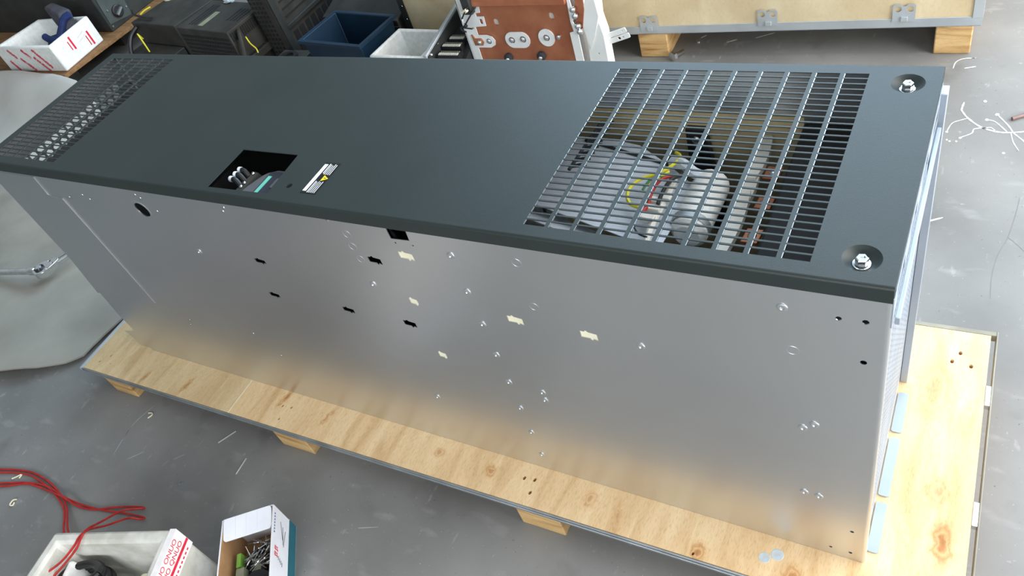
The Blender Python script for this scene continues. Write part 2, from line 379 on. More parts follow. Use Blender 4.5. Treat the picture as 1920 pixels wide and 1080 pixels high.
# ------------------------------------------------------------------ plywood pallet under the cabinet
YAW = 0.015236; cY, sY = math.cos(YAW), math.sin(YAW)
def bw(x, y, z): return Vector((1+cY*(x-1)-sY*(y-.25), .25+sY*(x-1)+cY*(y-.25), z))
def binv(X, Y): dx, dy = X-1, Y-.25; return (1+cY*dx+sY*dy, .25-sY*dx+cY*dy)
BU, BV = Vector((cY, sY, 0)), Vector((-sY, cY, 0))
bx0, by0, bx1, by1, BT = -0.262, -0.098, 2.156, 0.5786, 0.105
pal = thing('plywood_pallet', 'plywood pallet with grey metal edging and wooden bearers, carrying the long metal cabinet', 'pallet', (0.95, .24, 0))
po = Vector((0.95, .24, 0))
kn = []
for X, Y, rx, ry, a, st in [(1.703, -.057, .024, .030, .3, .9), (1.878, -.049, .026, .036, .2, .8), (2.103, .10, .026, .060, .1, .9), (2.085, .20, .03, .05, 0, .5), (1.216, -.024, .018, .022, .2, .7),
                            (.211, -.054, .010, .045, -.25, .8), (.041, -.069, .010, .04, -.25, .7), (.56, .0, .012, .05, -.3, .9), (.72, -.02, .010, .045, -.3, .7), (1.073, -.02, .02, .02, 0, .6), (1.462, -.019, .02, .03, 0, .5), (2.05, .431, .05, .12, 0, .35), (1.53, -.04, .012, .06, .2, .4)]:
    kn.append((X-po.x, Y-po.y, rx, ry, a, st))
wood('plywood', (206, 170, 124), (222, 190, 146), (232, 205, 164), (5, 1.0, 1), kn[:])
wood('plywood_pale', (200, 170, 128), (212, 186, 144), (222, 198, 158), (5, 1.0, 1), kn[5:7])
wood('block_wood', (156, 114, 66), (202, 166, 114), (220, 186, 134), (1, 1, 9))
wood('crate_ply', (206, 184, 146), (218, 200, 164), (226, 210, 176), (1.5, 1, 1), (), .6, .2)
o_b = bw(0, 0, BT)
def nail(X, Y, r=.004): x, y = binv(X, Y); return circ(x, y, r*.8, 8, r*1.2)
sx = 0.3895
def ply(x0, x1, holes, m, name='plywood_sheet'):
    mb = MB(); mb.plate(rect(x0, by0, x1, by1), holes, .012, O=bw(0, 0, BT)-BU*0, U=BU, V=BV)
    return obj(name, mb, m, pal, smooth=False)
ply(bx0, sx-.0012, [nail(-.215, -.081), nail(-.19, -.053), nail(-.164, -.079, .0025)], 'plywood_pale')
ply(sx+.0012, bx1, [nail(.55, -.041), nail(.58, -.038), nail(.567, -.079), nail(1.297, -.032, .005), nail(1.322, -.029, .005), nail(1.325, -.061, .005),
                    nail(2.099, .535, .005), nail(2.086, .509, .005), nail(2.122, .504, .005), nail(1.701, -.079, .0035)], 'plywood')
obj('seam_strip', MB().obox(bw(sx, (by0+by1)/2, BT-.006), BU, BV, (0, 0, 1), .0024, by1-by0, .0125), 'cream_tape', pal)
def strip(x0, y0, x1, y1, z0, z1, m, name='edge_strip'):
    a, b = bw(x0, y0, 0), bw(x1, y1, 0)
    return obj(name, MB().obox(((a.x+b.x)/2, (a.y+b.y)/2, (z0+z1)/2), BU, BV, (0, 0, 1), x1-x0, y1-y0, z1-z0), m, pal, bevel=.001)
strip(bx0-.012, by0-.004, bx1+.002, by0-.0005, .083, .1035, 'steel_edge')
strip(bx0-.012, by0-.006, bx1+.002, by0-.004, .090, .0955, 'steel_edge', 'edge_rib')
strip(bx0, by1+.001, bx1+.012, by1+.012, .086, .1055, 'edge_tan')
strip(bx1+.010, by0, bx1+.013, by1+.012, .08, .107, 'edge_tan')
for yy in (.393, .12): strip(bx1+.0002, yy, bx1+.0102, yy+.05, .092, .1065, 'galv', 'clip')
mb = MB(); c0 = bw(bx0-.013, by0-.004, .0935); c1 = bw(bx0-.013, by1, .0935); mb.cyl(c0, c1, .0115, 14)
obj('edge_tube', mb, 'crate_metal', pal)
for x0, x1 in [(-.197, -.088), (.531, .649), (1.286, 1.397), (2.03, 2.14)]:
    a = bw((x0+x1)/2, (by0+by1)/2, .0465)
    obj('bearer', MB().obox(a, BU, BV, (0, 0, 1), x1-x0, by1-by0-.004, .093), 'block_wood', pal, smooth=False, bevel=.003)
for X, Y, r in [(1.83, -.042, .011), (1.851, -.029, .012)]:
    obj('tape_residue', MB().lathe([(0, 0), (r, 0), (r*.95, .0005), (0, .0007)], (X, Y, BT), n=14), 'grey_patch', pal)

# ------------------------------------------------------------------ the cabinet, lying on its back
T, L, W, YP = 0.865, 2.0, 0.459, 0.0055
ZB = 0.1055
cab = thing('electrical_cabinet', 'long grey metal electrical cabinet lying on its back with dark slotted cover on top', 'cabinet', (1.0, .23, ZB))
# front cover: dark sheet with two slotted grids, a window, a hole and two dimples
R_ = .005
holes = []
def grid(x0, y0, nc, nr, px, py, ox, oy):
    for i in range(nc):
        for j in range(nr): holes.append(rect(x0+i*px, y0+j*py, x0+i*px+ox, y0+j*py+oy))
grid(1.4885, .0265, 10, 29, .0418, .01412, .0352, .0112)
grid(.0300, .0265, 6, 29, .0418, .01412, .0352, .0112)
holes.append([(.797, .0155), (.955, .0185), (.946, .129), (.796, .129)])
holes.append(circ(.990, .045, .0065, 16))
DIM = [(1.956, .411), (1.957, .044)]
RD = .0235
for x, y in DIM: holes.append(circ(x, y, RD, 32))
mb = MB(); mb.plate(rect(0, R_, L, W-R_), holes, .0016, O=(0, 0, T))
for sgn, yb in ((1, 0), (-1, W)):   # rounded edge and lip, front and back
    pr = []
    for i in range(7):
        a = PI/2*i/6; pr.append((0, yb+sgn*(R_-R_*math.sin(a)), T-R_+R_*math.cos(a)))
    pr.append((0, yb, T-.026)); pr.append((0, yb+sgn*.002, T-.026))
    for i in range(6, -1, -1):
        a = PI/2*i/6; r2 = R_-.002; pr.append((0, yb+sgn*(R_-r2*math.sin(a)), T-R_+r2*math.cos(a)))
    mb.sweep(pr, ((0, 0, 0), (L, 0, 0)))
mb.box(L-.0016, R_, T-.022, L, W-R_, T-.0002); mb.box(0, R_, T-.010, .0016, W-R_, T-.0002)
for x, y in DIM:                    # pressed bowls
    prof = [(RD*k, -0.013*(1-k*k)**1.2 if k > .36 else None) for k in (1, .93, .85, .75, .65, .55, .45)]
    prof += [(RD*.36, -.0115), (0, -.0115)]
    mb.lathe(prof, (x, y, T), n=32)
cover = obj('front_cover', mb, 'cover_paint', cab)
part_label(cover, 'dark grey cover sheet with two slotted grids')
for gx, nc in ((1.4885, 10), (.0300, 6)):
    for i in range(nc):
        x = gx+i*.0418; obj('cut_edge', MB().box(x-.0001, .0266, T-.0019, x+.0009, .4325, T-.0002), 'galv_shiny', cover)
# bolts in the dimples
def bolt_mesh():
    m = MB(); m.lathe([(0, 0), (.0115, 0), (.0115, .002), (.0085, .0025), (.0095, .004), (.0095, .0048), (0, .0048)], n=20)
    m.lathe([(0, .0048), (.0082, .0048), (.0082, .0105), (.0070, .0118), (.0045, .0118), (.0040, .0100), (0, .0100)], n=6)
    return mesh('hex_bolt', m, 'bolt_zinc')
BM = bolt_mesh()
for x, y in DIM: inst(BM, 'hex_bolt', cab, (x, y, T-.0115), (0, 0, .4), (.95, .95, 1.1))
# warning sticker on the cover
st = obj('warning_sticker', MB().obox((1.046, .0735, T+.0003), (1, 0, 0), (0, 1, 0), (0, 0, 1), .036, .084, .0006), 'label_black', cab)
zt = T+.0006
obj('white_stripe', MB().box(1.0295, .037, zt, 1.0375, .1105, zt+.0004), 'label_white', st)
obj('warning_triangle', MB().hexa([(1.0505, .066, zt), (1.0635, .0735, zt), (1.0505, .0810, zt), (1.0505, .0735, zt)], [(1.0505, .066, zt+.0005), (1.0635, .0735, zt+.0005), (1.0505, .0810, zt+.0005), (1.0505, .0735, zt+.0005)]), 'label_yellow', st)
obj('bolt_symbol', MB().box(1.0535, .0728, zt+.0005, 1.059, .0742, zt+.0008), 'label_black', st)
for k in range(5):
    xx = 1.0415+k*.0042; w = .0017 if k == 0 else .0010
    obj('text_line', MB().box(xx, .0340, zt, xx+w, .0645-.002*(k % 2), zt+.0003), 'label_white', st)
    obj('text_line', MB().box(xx, .0830 if k else .086, zt, xx+w, .1125-.002*(k % 3), zt+.0003), 'label_white', st)

# near side panel (galvanised) with its slots and holes
def PX(x, z): return (x, z)
slots = []
def slot(x, z, w=.030, h=.011):
    w /= 2; h /= 2
    return [(x-w, z+h), (x-w, z-h), (x+.001, z-h), (x+.002, z-h-.004), (x+.006, z-h-.004), (x+.007, z-h), (x+w, z-h-.003), (x+w, z+h-.002), (x-.001, z+h), (x-.003, z+h+.003), (x-.006, z+h+.003), (x-.007, z+h)]
DARK = [(.817, .6735), (.784, .561), (.999, .566), (1.156, .743), (1.156, .565)]
CREAM = [(1.239, .770), (1.199, .641), (1.419, .647), (1.558, .645), (1.200, .479)]
hp = [slot(x, z, .029, .0135 if x > 1.1 else .0115) for x, z in DARK]+[slot(x, z, .030 if x not in (1.199, 1.200) else .018, .0155) for x, z in CREAM]
hp.append([(1.224, .835), (1.224, .809), (1.264, .811), (1.266, .8375)])
hp.append(circ(.528, .775, .0200, 24))
for x, z, r in [(1.939, .790, .004), (1.971, .791, .0045), (1.972, .708, .0045), (1.974, .216, .0035), (1.940, .133, .003), (1.974, .132, .0035), (1.2295, .800, .002), (1.2665, .800, .002)]:
    hp.append(circ(x, z, r, 10))
hp.append(rect(1.9585, .8335, 1.9635, .847))
outer = [(-.045, ZB), (1.994, ZB), (1.994, .852), (-.010, .852), (-.012, .60), (-.035, .40), (-.05, .28)]
mb = MB(); mb.plate(outer, hp, .0015, O=(0, YP, 0), U=(1, 0, 0), V=(0, 0, 1))
pr = []
for i in range(7):
    a = PI/2*i/6; pr.append((.006*math.sin(a), .006-.006*math.cos(a), 0))
pr.append((.006, .02, 0)); pr.append((.0045, .02, 0))
for i in range(6, -1, -1):
    a = PI/2*i/6; pr.append((.0045*math.sin(a), .006-.0045*math.cos(a), 0))
mb.sweep(pr, ((1.994, YP, ZB), (1.994, YP, .838)))
sp_ = obj('side_panel', mb, 'galv', cab); part_label(sp_, 'satin galvanised side panel with slots and rivets')
obj('reinforcing_sheet', MB().plate([(-.012, .83), (-.016, .52), (-.045, .375), (.231, .397), (.230, .718), (.229, .769), (.178, .776), (.183, .83)], [], .002, O=(0, YP-.0022, 0), U=(1, 0, 0), V=(0, 0, 1)), 'galv', cab)
obj('foot_bracket', MB().plate([(-.03, .20), (-.125, .172), (-.115, .150), (-.105, .108), (.03, .108), (.03, .20)], [], .0015, O=(0, YP+.004, 0), U=(1, 0, 0), V=(0, 0, 1)), 'galv', cab)
for x, z in CREAM:
    obj('foam_tape', MB().box(x-.020, YP+.0016, z-.016, x+.020, YP+.005, z+.016), 'cream_tape', cab)
obj('cable_bush', MB().lathe([(.0203, -.002), (.0203, .0008), (.0225, .0016), (.0250, .0012), (.0265, 0)], (.528, YP+.0005, .775), (0, -1, 0), 28), 'galv', cab)
def rivet_mesh():
    m = MB(); m.lathe([(0, -.001), (.0015, -.001), (.0022, .0008), (.0035, .0018), (.0055, .0020), (.0072, .0012), (.0078, 0)], n=16); return mesh('rivet', m, 'galv')
RM = rivet_mesh(); RX = (PI/2, 0, 0)
for x, z in [(1.34, .79), (1.34, .701), (1.341, .614), (1.341, .524), (1.341, .437), (1.340, .347), (1.340, .256), (1.341, .166), (1.413, .429), (1.412, .403), (1.648, .644), (1.869, .794), (1.893, .516), (1.910, .532), (1.894, .315), (1.918, .313), (1.116, .67), (.622, .665), (1.115, .300)]:
    s = 1.0
    inst(RM, 'rivet', cab, (x, YP, z), RX, (s, s, s))
def stud_mesh():
    m = MB(); m.lathe([(0, .0016), (.0025, .0014), (.004, .0006), (.0045, 0)], n=12); return mesh('stud', m, 'galv_shiny')
SM = stud_mesh()
for x, z in [(.819, .822), (.809, .811), (.263, .777), (.329, .792), (.346, .781), (.580, .778), (.330, .352), (.314, .328), (.581, .367), (.629, .293), (1.093, .832), (.555, .812), (.545, .82)]:
    inst(SM, 'stud', cab, (x, YP, z), RX)
def ring_mesh():
    m = MB(); m.lathe([(.0080, 0), (.0084, .00025), (.0090, .00025), (.0094, 0)], n=20); return mesh('pressed_ring', m, 'galv')
GM = ring_mesh()
for x, z in [(1.881, .706), (1.469, .694), (1.467, .798), (1.122, .802), (1.119, .771), (1.121, .739)]:
    inst(GM, 'pressed_ring', cab, (x, YP, z), RX)

# far side panel, base, left and right ends
obj('far_side_panel', MB().box(-.01, W-.006, ZB, L, W-.0045, .852), 'galv', cab)
obj('back_panel', MB().box(-.005, YP+.002, ZB, 1.995, W-.007, ZB+.0015), 'galv', cab)
hx = []
for j in range(2):
    for i in range(15):
        y = .045+i*.0245+(j % 2)*.01225; z = .774+j*.0212
        if y < .425: hx.append(circ(y, z, .0105, 6, a0=PI/6))
obj('end_panel', MB().plate(rect(YP+.004, .12, W-.008, .8545), hx, .0015, O=(.006, 0, 0), U=(0, 1, 0), V=(0, 0, 1)), 'galv', cab)
hs = []
for j in range(44):
    for i in range(16):
        y = .05+i*.0225; z = .16+j*.0135
        hs.append(rect(y, z, y+.0165, z+.007))
obj('end_panel', MB().plate(rect(.021, ZB+.002, W-.03, .775), hs, .0015, O=(1.9955, 0, 0), U=(0, 1, 0), V=(0, 0, 1)), 'galv_skylit', cab)
fr = [rect(.04+i*.105, .80, .10+i*.105, .825) for i in range(4)]
obj('end_frame', MB().plate(rect(.008, .785, W-.006, .838), fr, .0015, O=(2.0005, 0, 0), U=(0, 1, 0), V=(0, 0, 1)), 'galv_skylit', cab)
obj('end_rail', MB().box(2.0021, .022, .776, 2.008, W-.05, .790), 'galv_skylit', cab, bevel=.001)
obj('corner_post', MB().box(1.996, W-.03, ZB, 2.0095, W-.007, .835), 'galv_skylit', cab, bevel=.001)
for y0, y1 in ((.03, .135), (.15, .285), (.30, .40)):
    obj('base_flange', MB().plate(rrect(1.998, y0, 2.018, y1, .005), [], .002, O=(0, 0, ZB+.003)), 'galv_skylit', cab)
# inside, below the right grid
obj('tan_reflection', MB().box(1.28, W-.012, .13, 1.80, W-.0085, .765), 'tan_reflected', cab)  # added tan sheet, paints the reflection in the galvanised far panel
obj('reflection_ledge', MB().box(1.28, W-.020, .742, 1.80, W-.0121, .746), 'tan_reflected', cab)
obj('black_housing', MB().box(1.800, .012, .25, 1.985, W-.012, .755), 'black_matt', cab, bevel=.004)
obj('air_baffle', MB().plate([(1.20, .25), (1.38, .215), (1.576, .162), (1.64, .140), (1.655, .30), (1.585, .354), (1.516, .40), (1.444, .414), (1.20, .415)], [], .002, O=(0, 0, .722)), 'blue_sheet', cab)
obj('baffle_rib', MB().obox((1.50, .375, .724), (1, -.28, 0), (.28, 1, 0), (0, 0, 1), .20, .004, .004), 'black_plastic', cab)
obj('baffle_fold', MB().obox((1.45, .185, .705), (1, -.265, 0), (0, .5, 1), (.265, 1, -.5), .42, .0015, .045), 'blue_sheet', cab)
mb = MB(); a = Vector((1.456, .385, .782)); b = Vector((1.449, .248, .782)); mb.cyl(a, b, .0032, 8)
for k in range(8):
    p = a.lerp(b, (k+.4)/8); mb.obox(p+Vector((.013, .004, 0)), (1, .35, 0), (-.35, 1, 0), (0, 0, 1), .026, .0045, .005)
obj('cable_comb', mb, 'black_plastic', cab)
mb = MB(); mb.lathe([(0, 0), (.022, 0), (.031, .010), (.032, .02), (.032, .128), (.029, .138), (.020, .142), (0, .142)], (1.672, .190, .712), (.02, 1, 0), 24)
cap = obj('capacitor', mb, 'white_paint', cab); part_label(cap, 'white cylindrical capacitor')
obj('capacitor_clamp', MB().lathe([(.0322, 0), (.034, 0), (.034, .014), (.0322, .014), (.0322, 0)], (1.671, .205, .712), (.02, 1, 0), 24), 'steel_edge', cap)
obj('motor_base', MB().box(1.62, .045, .64, 1.73, .185, .70), 'dark_steel', cab, bevel=.01)
obj('grey_cable', MB().tube([(1.618, .30, .735), (1.620, .25, .737), (1.618, .18, .736), (1.622, .13, .725), (1.65, .095, .72), (1.69, .10, .71)], .0055), 'bar_white', cab)
obj('yellow_cable', MB().tube([(1.600, .365, .74), (1.615, .345, .748), (1.609, .318, .75), (1.593, .295, .75), (1.565, .278, .748), (1.553, .25, .745), (1.566, .222, .742), (1.597, .213, .742)], .0032), 'yellow_wire', cab)
obj('yellow_cable', MB().tube([(1.61, .30, .752), (1.60, .275, .756), (1.585, .262, .75)], .0025), 'yellow_wire', cab)
obj('red_cable', MB().tube([(1.625, .29, .752), (1.606, .272, .757), (1.598, .247, .75), (1.60, .22, .745)], .003), 'red_wire', cab)
obj('red_cable', MB().tube([(1.600, .212, .748), (1.597, .200, .747)], .004, smooth=1), 'red_wire', cab)
obj('black_cable', MB().tube([(1.64, .30, .75), (1.625, .275, .758), (1.617, .25, .752), (1.615, .225, .745)], .0035), 'black_wire', cab)
obj('black_cable', MB().tube([(1.590, .205, .742), (1.588, .18, .74), (1.602, .16, .738), (1.62, .155, .736)], .0018), 'black_wire', cab)
obj('green_cable', MB().tube([(1.62, .285, .755), (1.590, .272, .757), (1.58, .25, .75)], .0022), 'green_wire', cab)
obj('cable_sleeve', MB().tube([(1.60, .345, .735), (1.625, .33, .745), (1.65, .315, .74), (1.67, .33, .72)], .010), 'blue_sheet', cab)
for x, y, c in [(1.603, .235, .028), (1.606, .215, .034), (1.608, .192, .026), (1.622, .243, .02)]:
    obj('connector', MB().obox((x, y, .742), (1, -.1, 0), (.1, 1, 0), (0, 0, 1), c, .012, .012), 'bar_white', cab, bevel=.0015)
# busbar row: white insulating strips and copper tabs
for k, (ya, yb_, xo) in enumerate([(.445, .330, 1.744), (.372, .255, 1.742), (.300, .150, 1.744)]):
    pts = []; n = 8
    for i in range(n+1): t = i/n; pts.append((xo-.010-.004*math.sin(PI*t), ya+(yb_-ya)*t))
    for i in range(n, -1, -1): t = i/n; pts.append((xo+.004+.006*math.sin(PI*t), ya+(yb_-ya)*t))
    obj('insulating_strip', MB().plate(pts, [], .012, O=(0, 0, .728-.006*(k % 2))), 'bar_white', cab)
for x, y in [(1.773, .208), (1.773, .288), (1.768, .362)]:
    t_ = obj('copper_tab', MB().obox((x, y, .712), (1, 0, 0), (.1, 1, 0), (0, 0, 1), .026, .032, .006), 'copper', cab, bevel=.001)
    inst(SM, 'tab_screw', t_, (x, y, .715), None, (1.7, 1.7, 2))
obj('black_bracket', MB().hexa([(1.600, .425, .50), (1.660, .425, .50), (1.660, .44, .50), (1.600, .44, .50)], [(1.598, .425, .745), (1.634, .425, .745), (1.634, .44, .745), (1.598, .44, .745)]), 'black_plastic', cab)
inst(SM, 'bracket_screw', cab, (1.616, .4245, .722), RX, (2, 2, 2))
obj('partition', MB().box(.70, .012, ZB+.01, .702, W-.012, .80), 'black_matt', cab)  # matt black colour stands in for the shade inside the cabinet
obj('partition', MB().box(1.22, .012, ZB+.01, 1.222, W-.012, .715), 'galv', cab)
obj('shade_tray', MB().box(.03, .012, .60, .70, W-.012, .602), 'black_matt', cab)  # added sheet, its black paints the shade behind the cable hole
# behind the little window: control keypad and terminals
kb = obj('keypad_bezel', MB().plate([(.846, .010), (.844, .035), (.850, .06), (.860, .085), (.874, .102), (.892, .110), (1.0, .110), (1.0, .010)], [], .03, O=(0, 0, .838)), 'keypad_grey', cab, bevel=.004)
obj('keypad_face', MB().plate(rrect(.884, .012, .985, .100, .006), [], .003, O=(0, 0, .8415)), 'keypad_dark', kb)
obj('keypad_screen', MB().box(.888, .020, .8418, .897, .086, .8425), 'teal_screen', kb)
obj('keypad_button', MB().plate(rrect(.915, .055, .935, .082, .003), [], .0015, O=(0, 0, .8432)), 'keypad_grey', kb)
for k in range(3):
    y = .066+k*.014
    c_ = obj('fuse_holder', MB().tube([(.806, y, .842), (.816, y-.002, .841), (.826, y-.006, .832)], .0055, 10), 'black_plastic', cab)
    obj('white_band', MB().cyl((.799, y, .8422), (.806, y, .842), .006, 10), 'label_white', c_)
obj('terminal_bracket', MB().hexa([(.826, .02, .79), (.843, .02, .79), (.843, .115, .79), (.826, .115, .79)], [(.828, .024, .836), (.840, .024, .833), (.842, .100, .833), (.832, .100, .836)]), 'dark_box', cab)
for y in (.03, .055, .066, .095): inst(SM, 'terminal_screw', cab, (.833, y, .8362), None, (.9, .9, 1.6))
for p in [(.056, .417, .80), (.245, .366, .79), (.27, .18, .72), (.17, .16, .74)]:
    obj('clamp_screw', MB().lathe([(0, -.012), (.003, -.012), (.003, 0), (.0055, 0), (.0055, .004), (0, .004)], p, n=6), 'bolt_zinc', cab)

# ------------------------------------------------------------------ plywood crate behind
CY = .040
cU = Vector((math.cos(CY), math.sin(CY), 0)); cV = Vector((-math.sin(CY), math.cos(CY), 0))
C0 = Vector((.95, 1.796, 0))
def cw(x, d, z): return C0+cU*(x-.95)+cV*d+Vector((0, 0, z))
crate = thing('plywood_crate', 'large plywood crate with riveted metal edging standing on wooden bearers at the back', 'crate', (.95, 1.796, 0))
X0, X1, ZB0, ZB1 = -.13, 2.02, .105, .75
def cbox(name, x0, x1, d0, d1, z0, z1, m, par=crate, bv=.001):
    return obj(name, MB().obox(cw((x0+x1)/2, (d0+d1)/2, (z0+z1)/2), cU, cV, (0, 0, 1), x1-x0, d1-d0, z1-z0), m, par, bevel=bv)
cbox('front_panel', X0+.004, X1-.004, .003, .015, ZB0+.004, ZB1, 'crate_ply')
cbox('end_panel', X1-.016, X1-.004, .0155, .60, ZB0+.004, ZB1, 'crate_ply')
cbox('end_panel', X0+.004, X0+.016, .0155, .60, ZB0+.004, ZB1, 'crate_ply')
cbox('rear_panel', X0+.004, X1-.004, .601, .613, ZB0+.004, ZB1, 'crate_ply')
cbox('base_board', X0+.017, X1-.017, .016, .60, ZB0, ZB0+.012, 'crate_ply')
cbox('lid', X0+.004, X1-.004, .003, .613, ZB1, ZB1+.012, 'crate_ply')
cbox('edge_strip', X0, X1, 0, .0029, ZB0-.004, ZB0+.026, 'crate_metal')
cbox('edge_strip', X0, X1, 0, .02, ZB0-.006, ZB0-.0041, 'steel_edge')
cbox('corner_strip', X1-.028, X1+.001, -.0022, -.0002, ZB0+.022, ZB1, 'crate_metal')
cbox('corner_strip', X0-.001, X0+.030, -.0022, -.0002, ZB0+.022, ZB1, 'dark_steel')
cbox('corner_strip', X1-.003, X1+.001, .0001, .03, ZB0+.0, ZB1, 'galv')
def clip_mesh(par, x, z):
    pts = [(-.033, -.026), (.033, -.026), (.033, .030), (.029, .034), (.010, .034), (.004, .027), (-.004, .027), (-.010, .034), (-.029, .034), (-.033, .030)]
    o = obj('corner_clip', MB().plate(pts, [circ(-.018, .018, .0105, 14), circ(.018, .018, .0105, 14)], .002, O=cw(x, -.0035, z), U=cU, V=(0, 0, 1)), 'crate_metal', par)
    obj('clip_hook', MB().obox(cw(x+.002, -.006, z-.016), cU, cV, (0, 0, 1), .020, .005, .016), 'crate_metal', o, bevel=.001)
    return o
for x, z in [(.952, .140), (1.378, .147), (1.800, .149), (.53, .14)]: clip_mesh(crate, x, z)
for x0, x1 in [(.900, 1.012), (1.895, 2.000), (.0, .11)]:
    cbox('bearer', x0, x1, .002, .60, 0, .0985, 'block_wood', crate, .004)
for z in (.14, .20, .26):
    for x in (X0+.015, ):
        obj('crate_nail', MB().lathe([(.0045, 0), (.004, .0012), (0, .0018)], cw(x, -.0023, z), -cV, 10), 'galv_shiny', crate)

# loose bolt beside the crate's bearer
bt = thing('hex_bolt', 'loose zinc hex bolt lying on the floor beside the crate bearer', 'bolt', (1.035, 1.79, 0))
obj('head', MB().lathe([(0, 0), (.019, 0), (.019, .012), (.014, .013), (0, .013)], (1.033, 1.772, .0195), (.45, .9, 0), 6), 'bolt_zinc', bt)
obj('shank', MB().cyl((1.0385, 1.7835, .0175), (1.058, 1.823, .011), .009, 12), 'bolt_zinc', bt)
single('screw', MB().lathe([(0, 0), (.009, 0), (.008, .005), (.004, .007), (0, .007)], (1.091, 1.902, 0), n=10), 'bolt_zinc', 'tiny bright screw head on the floor in front of the crate', 'screw', (1.091, 1.902, 0))

# ------------------------------------------------------------------ copper faced power module behind the cabinet
YM = 1.45
mod = thing('power_module', 'white and copper power module with bolted copper plate standing behind the cabinet', 'module', (.64, 1.53, 0))
hl = [rrect(.530, .346, .550, .372, .009), rrect(.754, .366, .774, .392, .009)]
cp = obj('copper_plate', MB().plate([(.43, .0), (.818, .0), (.835, .425), (.43, .425)], hl, .006, O=(0, YM, 0), U=(1, 0, 0), V=(0, 0, 1)), 'copper', mod)
obj('copper_flange', MB().hexa([(.43, YM-.018, .428), (.835, YM-.018, .428), (.835, YM, .428), (.43, YM, .428)], [(.43, YM-.014, .45), (.835, YM-.014, .45), (.835, YM+.01, .45), (.43, YM+.01, .45)]), 'copper', mod, bevel=.003)
obj('copper_plate', MB().plate(rect(.43, .451, .838, .62), [], .006, O=(0, YM+.012, 0), U=(1, 0, 0), V=(0, 0, 1)), 'copper', mod)
obj('core', MB().box(.425, YM+.03, 0, .85, YM+.20, .62), 'white_paint', mod, bevel=.002)
obj('slot_insert', MB().box(.52, YM+.0065, .34, .785, YM+.012, .40), 'bar_white', mod)
# left white bracket with tabs
obj('white_bracket', MB().plate([(.405, 0), (.436, 0), (.436, .262), (.492, .262), (.512, .272), (.517, .290), (.508, .305), (.488, .312), (.452, .312), (.452, .345), (.498, .348), (.50, .385), (.470, .385), (.470, .398), (.49, .40), (.495, .44), (.470, .44), (.47, .62), (.40, .62)],
                                [rrect(.478, .356, .490, .376, .003), circ(.49, .287, .011, 14), circ(.425, .31, .004, 8), circ(.44, .34, .004, 8)], .003, O=(0, YM-.006, 0), U=(1, 0, 0), V=(0, 0, 1)), 'white_paint', mod)
obj('bracket_fold', MB().box(.400, YM-.006, 0, .4045, YM+.20, .62), 'white_paint', mod)
obj('copper_tab', MB().plate([(.428, .272), (.462, .272), (.470, .285), (.462, .30), (.436, .30), (.430, .315), (.424, .315)], [], .004, O=(0, YM-.0095, 0), U=(1, 0, 0), V=(0, 0, 1)), 'copper', mod)
pd = obj('insulating_pad', MB().plate(rrect(.560, .260, .658, .322, .030, 6), [circ(.586, .291, .0125), circ(.632, .294, .0125)], .004, O=(0, YM-.0045, 0), U=(1, 0, 0), V=(0, 0, 1)), 'white_paint', mod)
pd2 = obj('insulating_pad', MB().plate(circ(.727, .300, .031, 24, .033), [circ(.727, .300, .0125)], .004, O=(0, YM-.0045, 0), U=(1, 0, 0), V=(0, 0, 1)), 'white_paint', mod)
def dome():
    m = MB(); m.lathe([(.0095, 0), (.0095, .003), (.0075, .0075), (.004, .0095), (0, .010)], n=16); return mesh('dome_screw', m, 'bolt_zinc')
DM = dome()
for x, z in [(.49, .287), (.586, .291), (.632, .294), (.727, .300), (.775, .303), (.452, .286)]:
    inst(DM, 'dome_screw', mod, (x, YM-.001 if x != .452 else YM-.0095, z), RX)
for x, z in [(.553, .222), (.690, .230)]:
    q = obj('rubber_standoff', MB().lathe([(0, 0), (.016, 0), (.017, .012), (.011, .016), (0, .016)], (x, YM, z), (0, -1, 0), 18), 'rubber', mod)
    inst(DM, 'standoff_screw', q, (x, YM-.014, z-.002), RX, (.9, .9, .9))
# right side: white edge, copper strip with bolts, white cheek
obj('white_edge', MB().plate([(.820, 0), (.848, 0), (.852, .33), (.842, .36), (.852, .39), (.848, .44), (.838, .44), (.834, .36), (.838, .325), (.822, .32)], [], .004, O=(0, YM-.006, 0), U=(1, 0, 0), V=(0, 0, 1)), 'white_paint', mod)
obj('copper_bar', MB().plate([(.846, .325), (.868, .33), (.888, .40), (.900, .62), (.866, .62), (.860, .42)], [], .005, O=(0, YM+.004, 0), U=(1, 0, 0), V=(0, 0, 1)), 'copper', mod)
for x, z in [(.853, .405), (.856, .382), (.858, .345), (.861, .325)]: inst(DM, 'dome_screw', mod, (x, YM-.003, z), RX, (1.15, 1.15, 1.3))
obj('white_cheek', MB().plate([(.852, .0), (.93, 0), (.935, .30), (.926, .36), (.935, .45), (.935, .62), (.905, .62), (.892, .40), (.872, .33), (.870, .24)], [circ(.905, .232, .003, 8)], .05, O=(0, YM+.010, 0), U=(1, 0, 0), V=(0, 0, 1)), 'white_paint', mod)
obj('white_wing', MB().plate([(.866, .36), (.880, .248), (.905, .30), (.933, .372), (.928, .45), (.905, .45)], [], .003, O=(0, YM+.0065, 0), U=(1, 0, 0), V=(0, 0, 1)), 'white_paint', mod)
bu = Vector((.92, .0, .30)).normalized(); bv = Vector((-.30, 0, .92)).normalized()
for k, dz in ((0, 0), (1, -.022)):
    obj('perforated_bar', MB().plate(rrect(0, -.009, .085+.01*k, .009, .004), [circ(.07, 0, .003, 8), circ(.05+.005*k, 0, .002+.0035*k, 10), circ(.008, 0, .0025, 8)], .003, O=(.928, YM+.03, .282+dz), U=bu, V=bv), 'white_paint', mod)
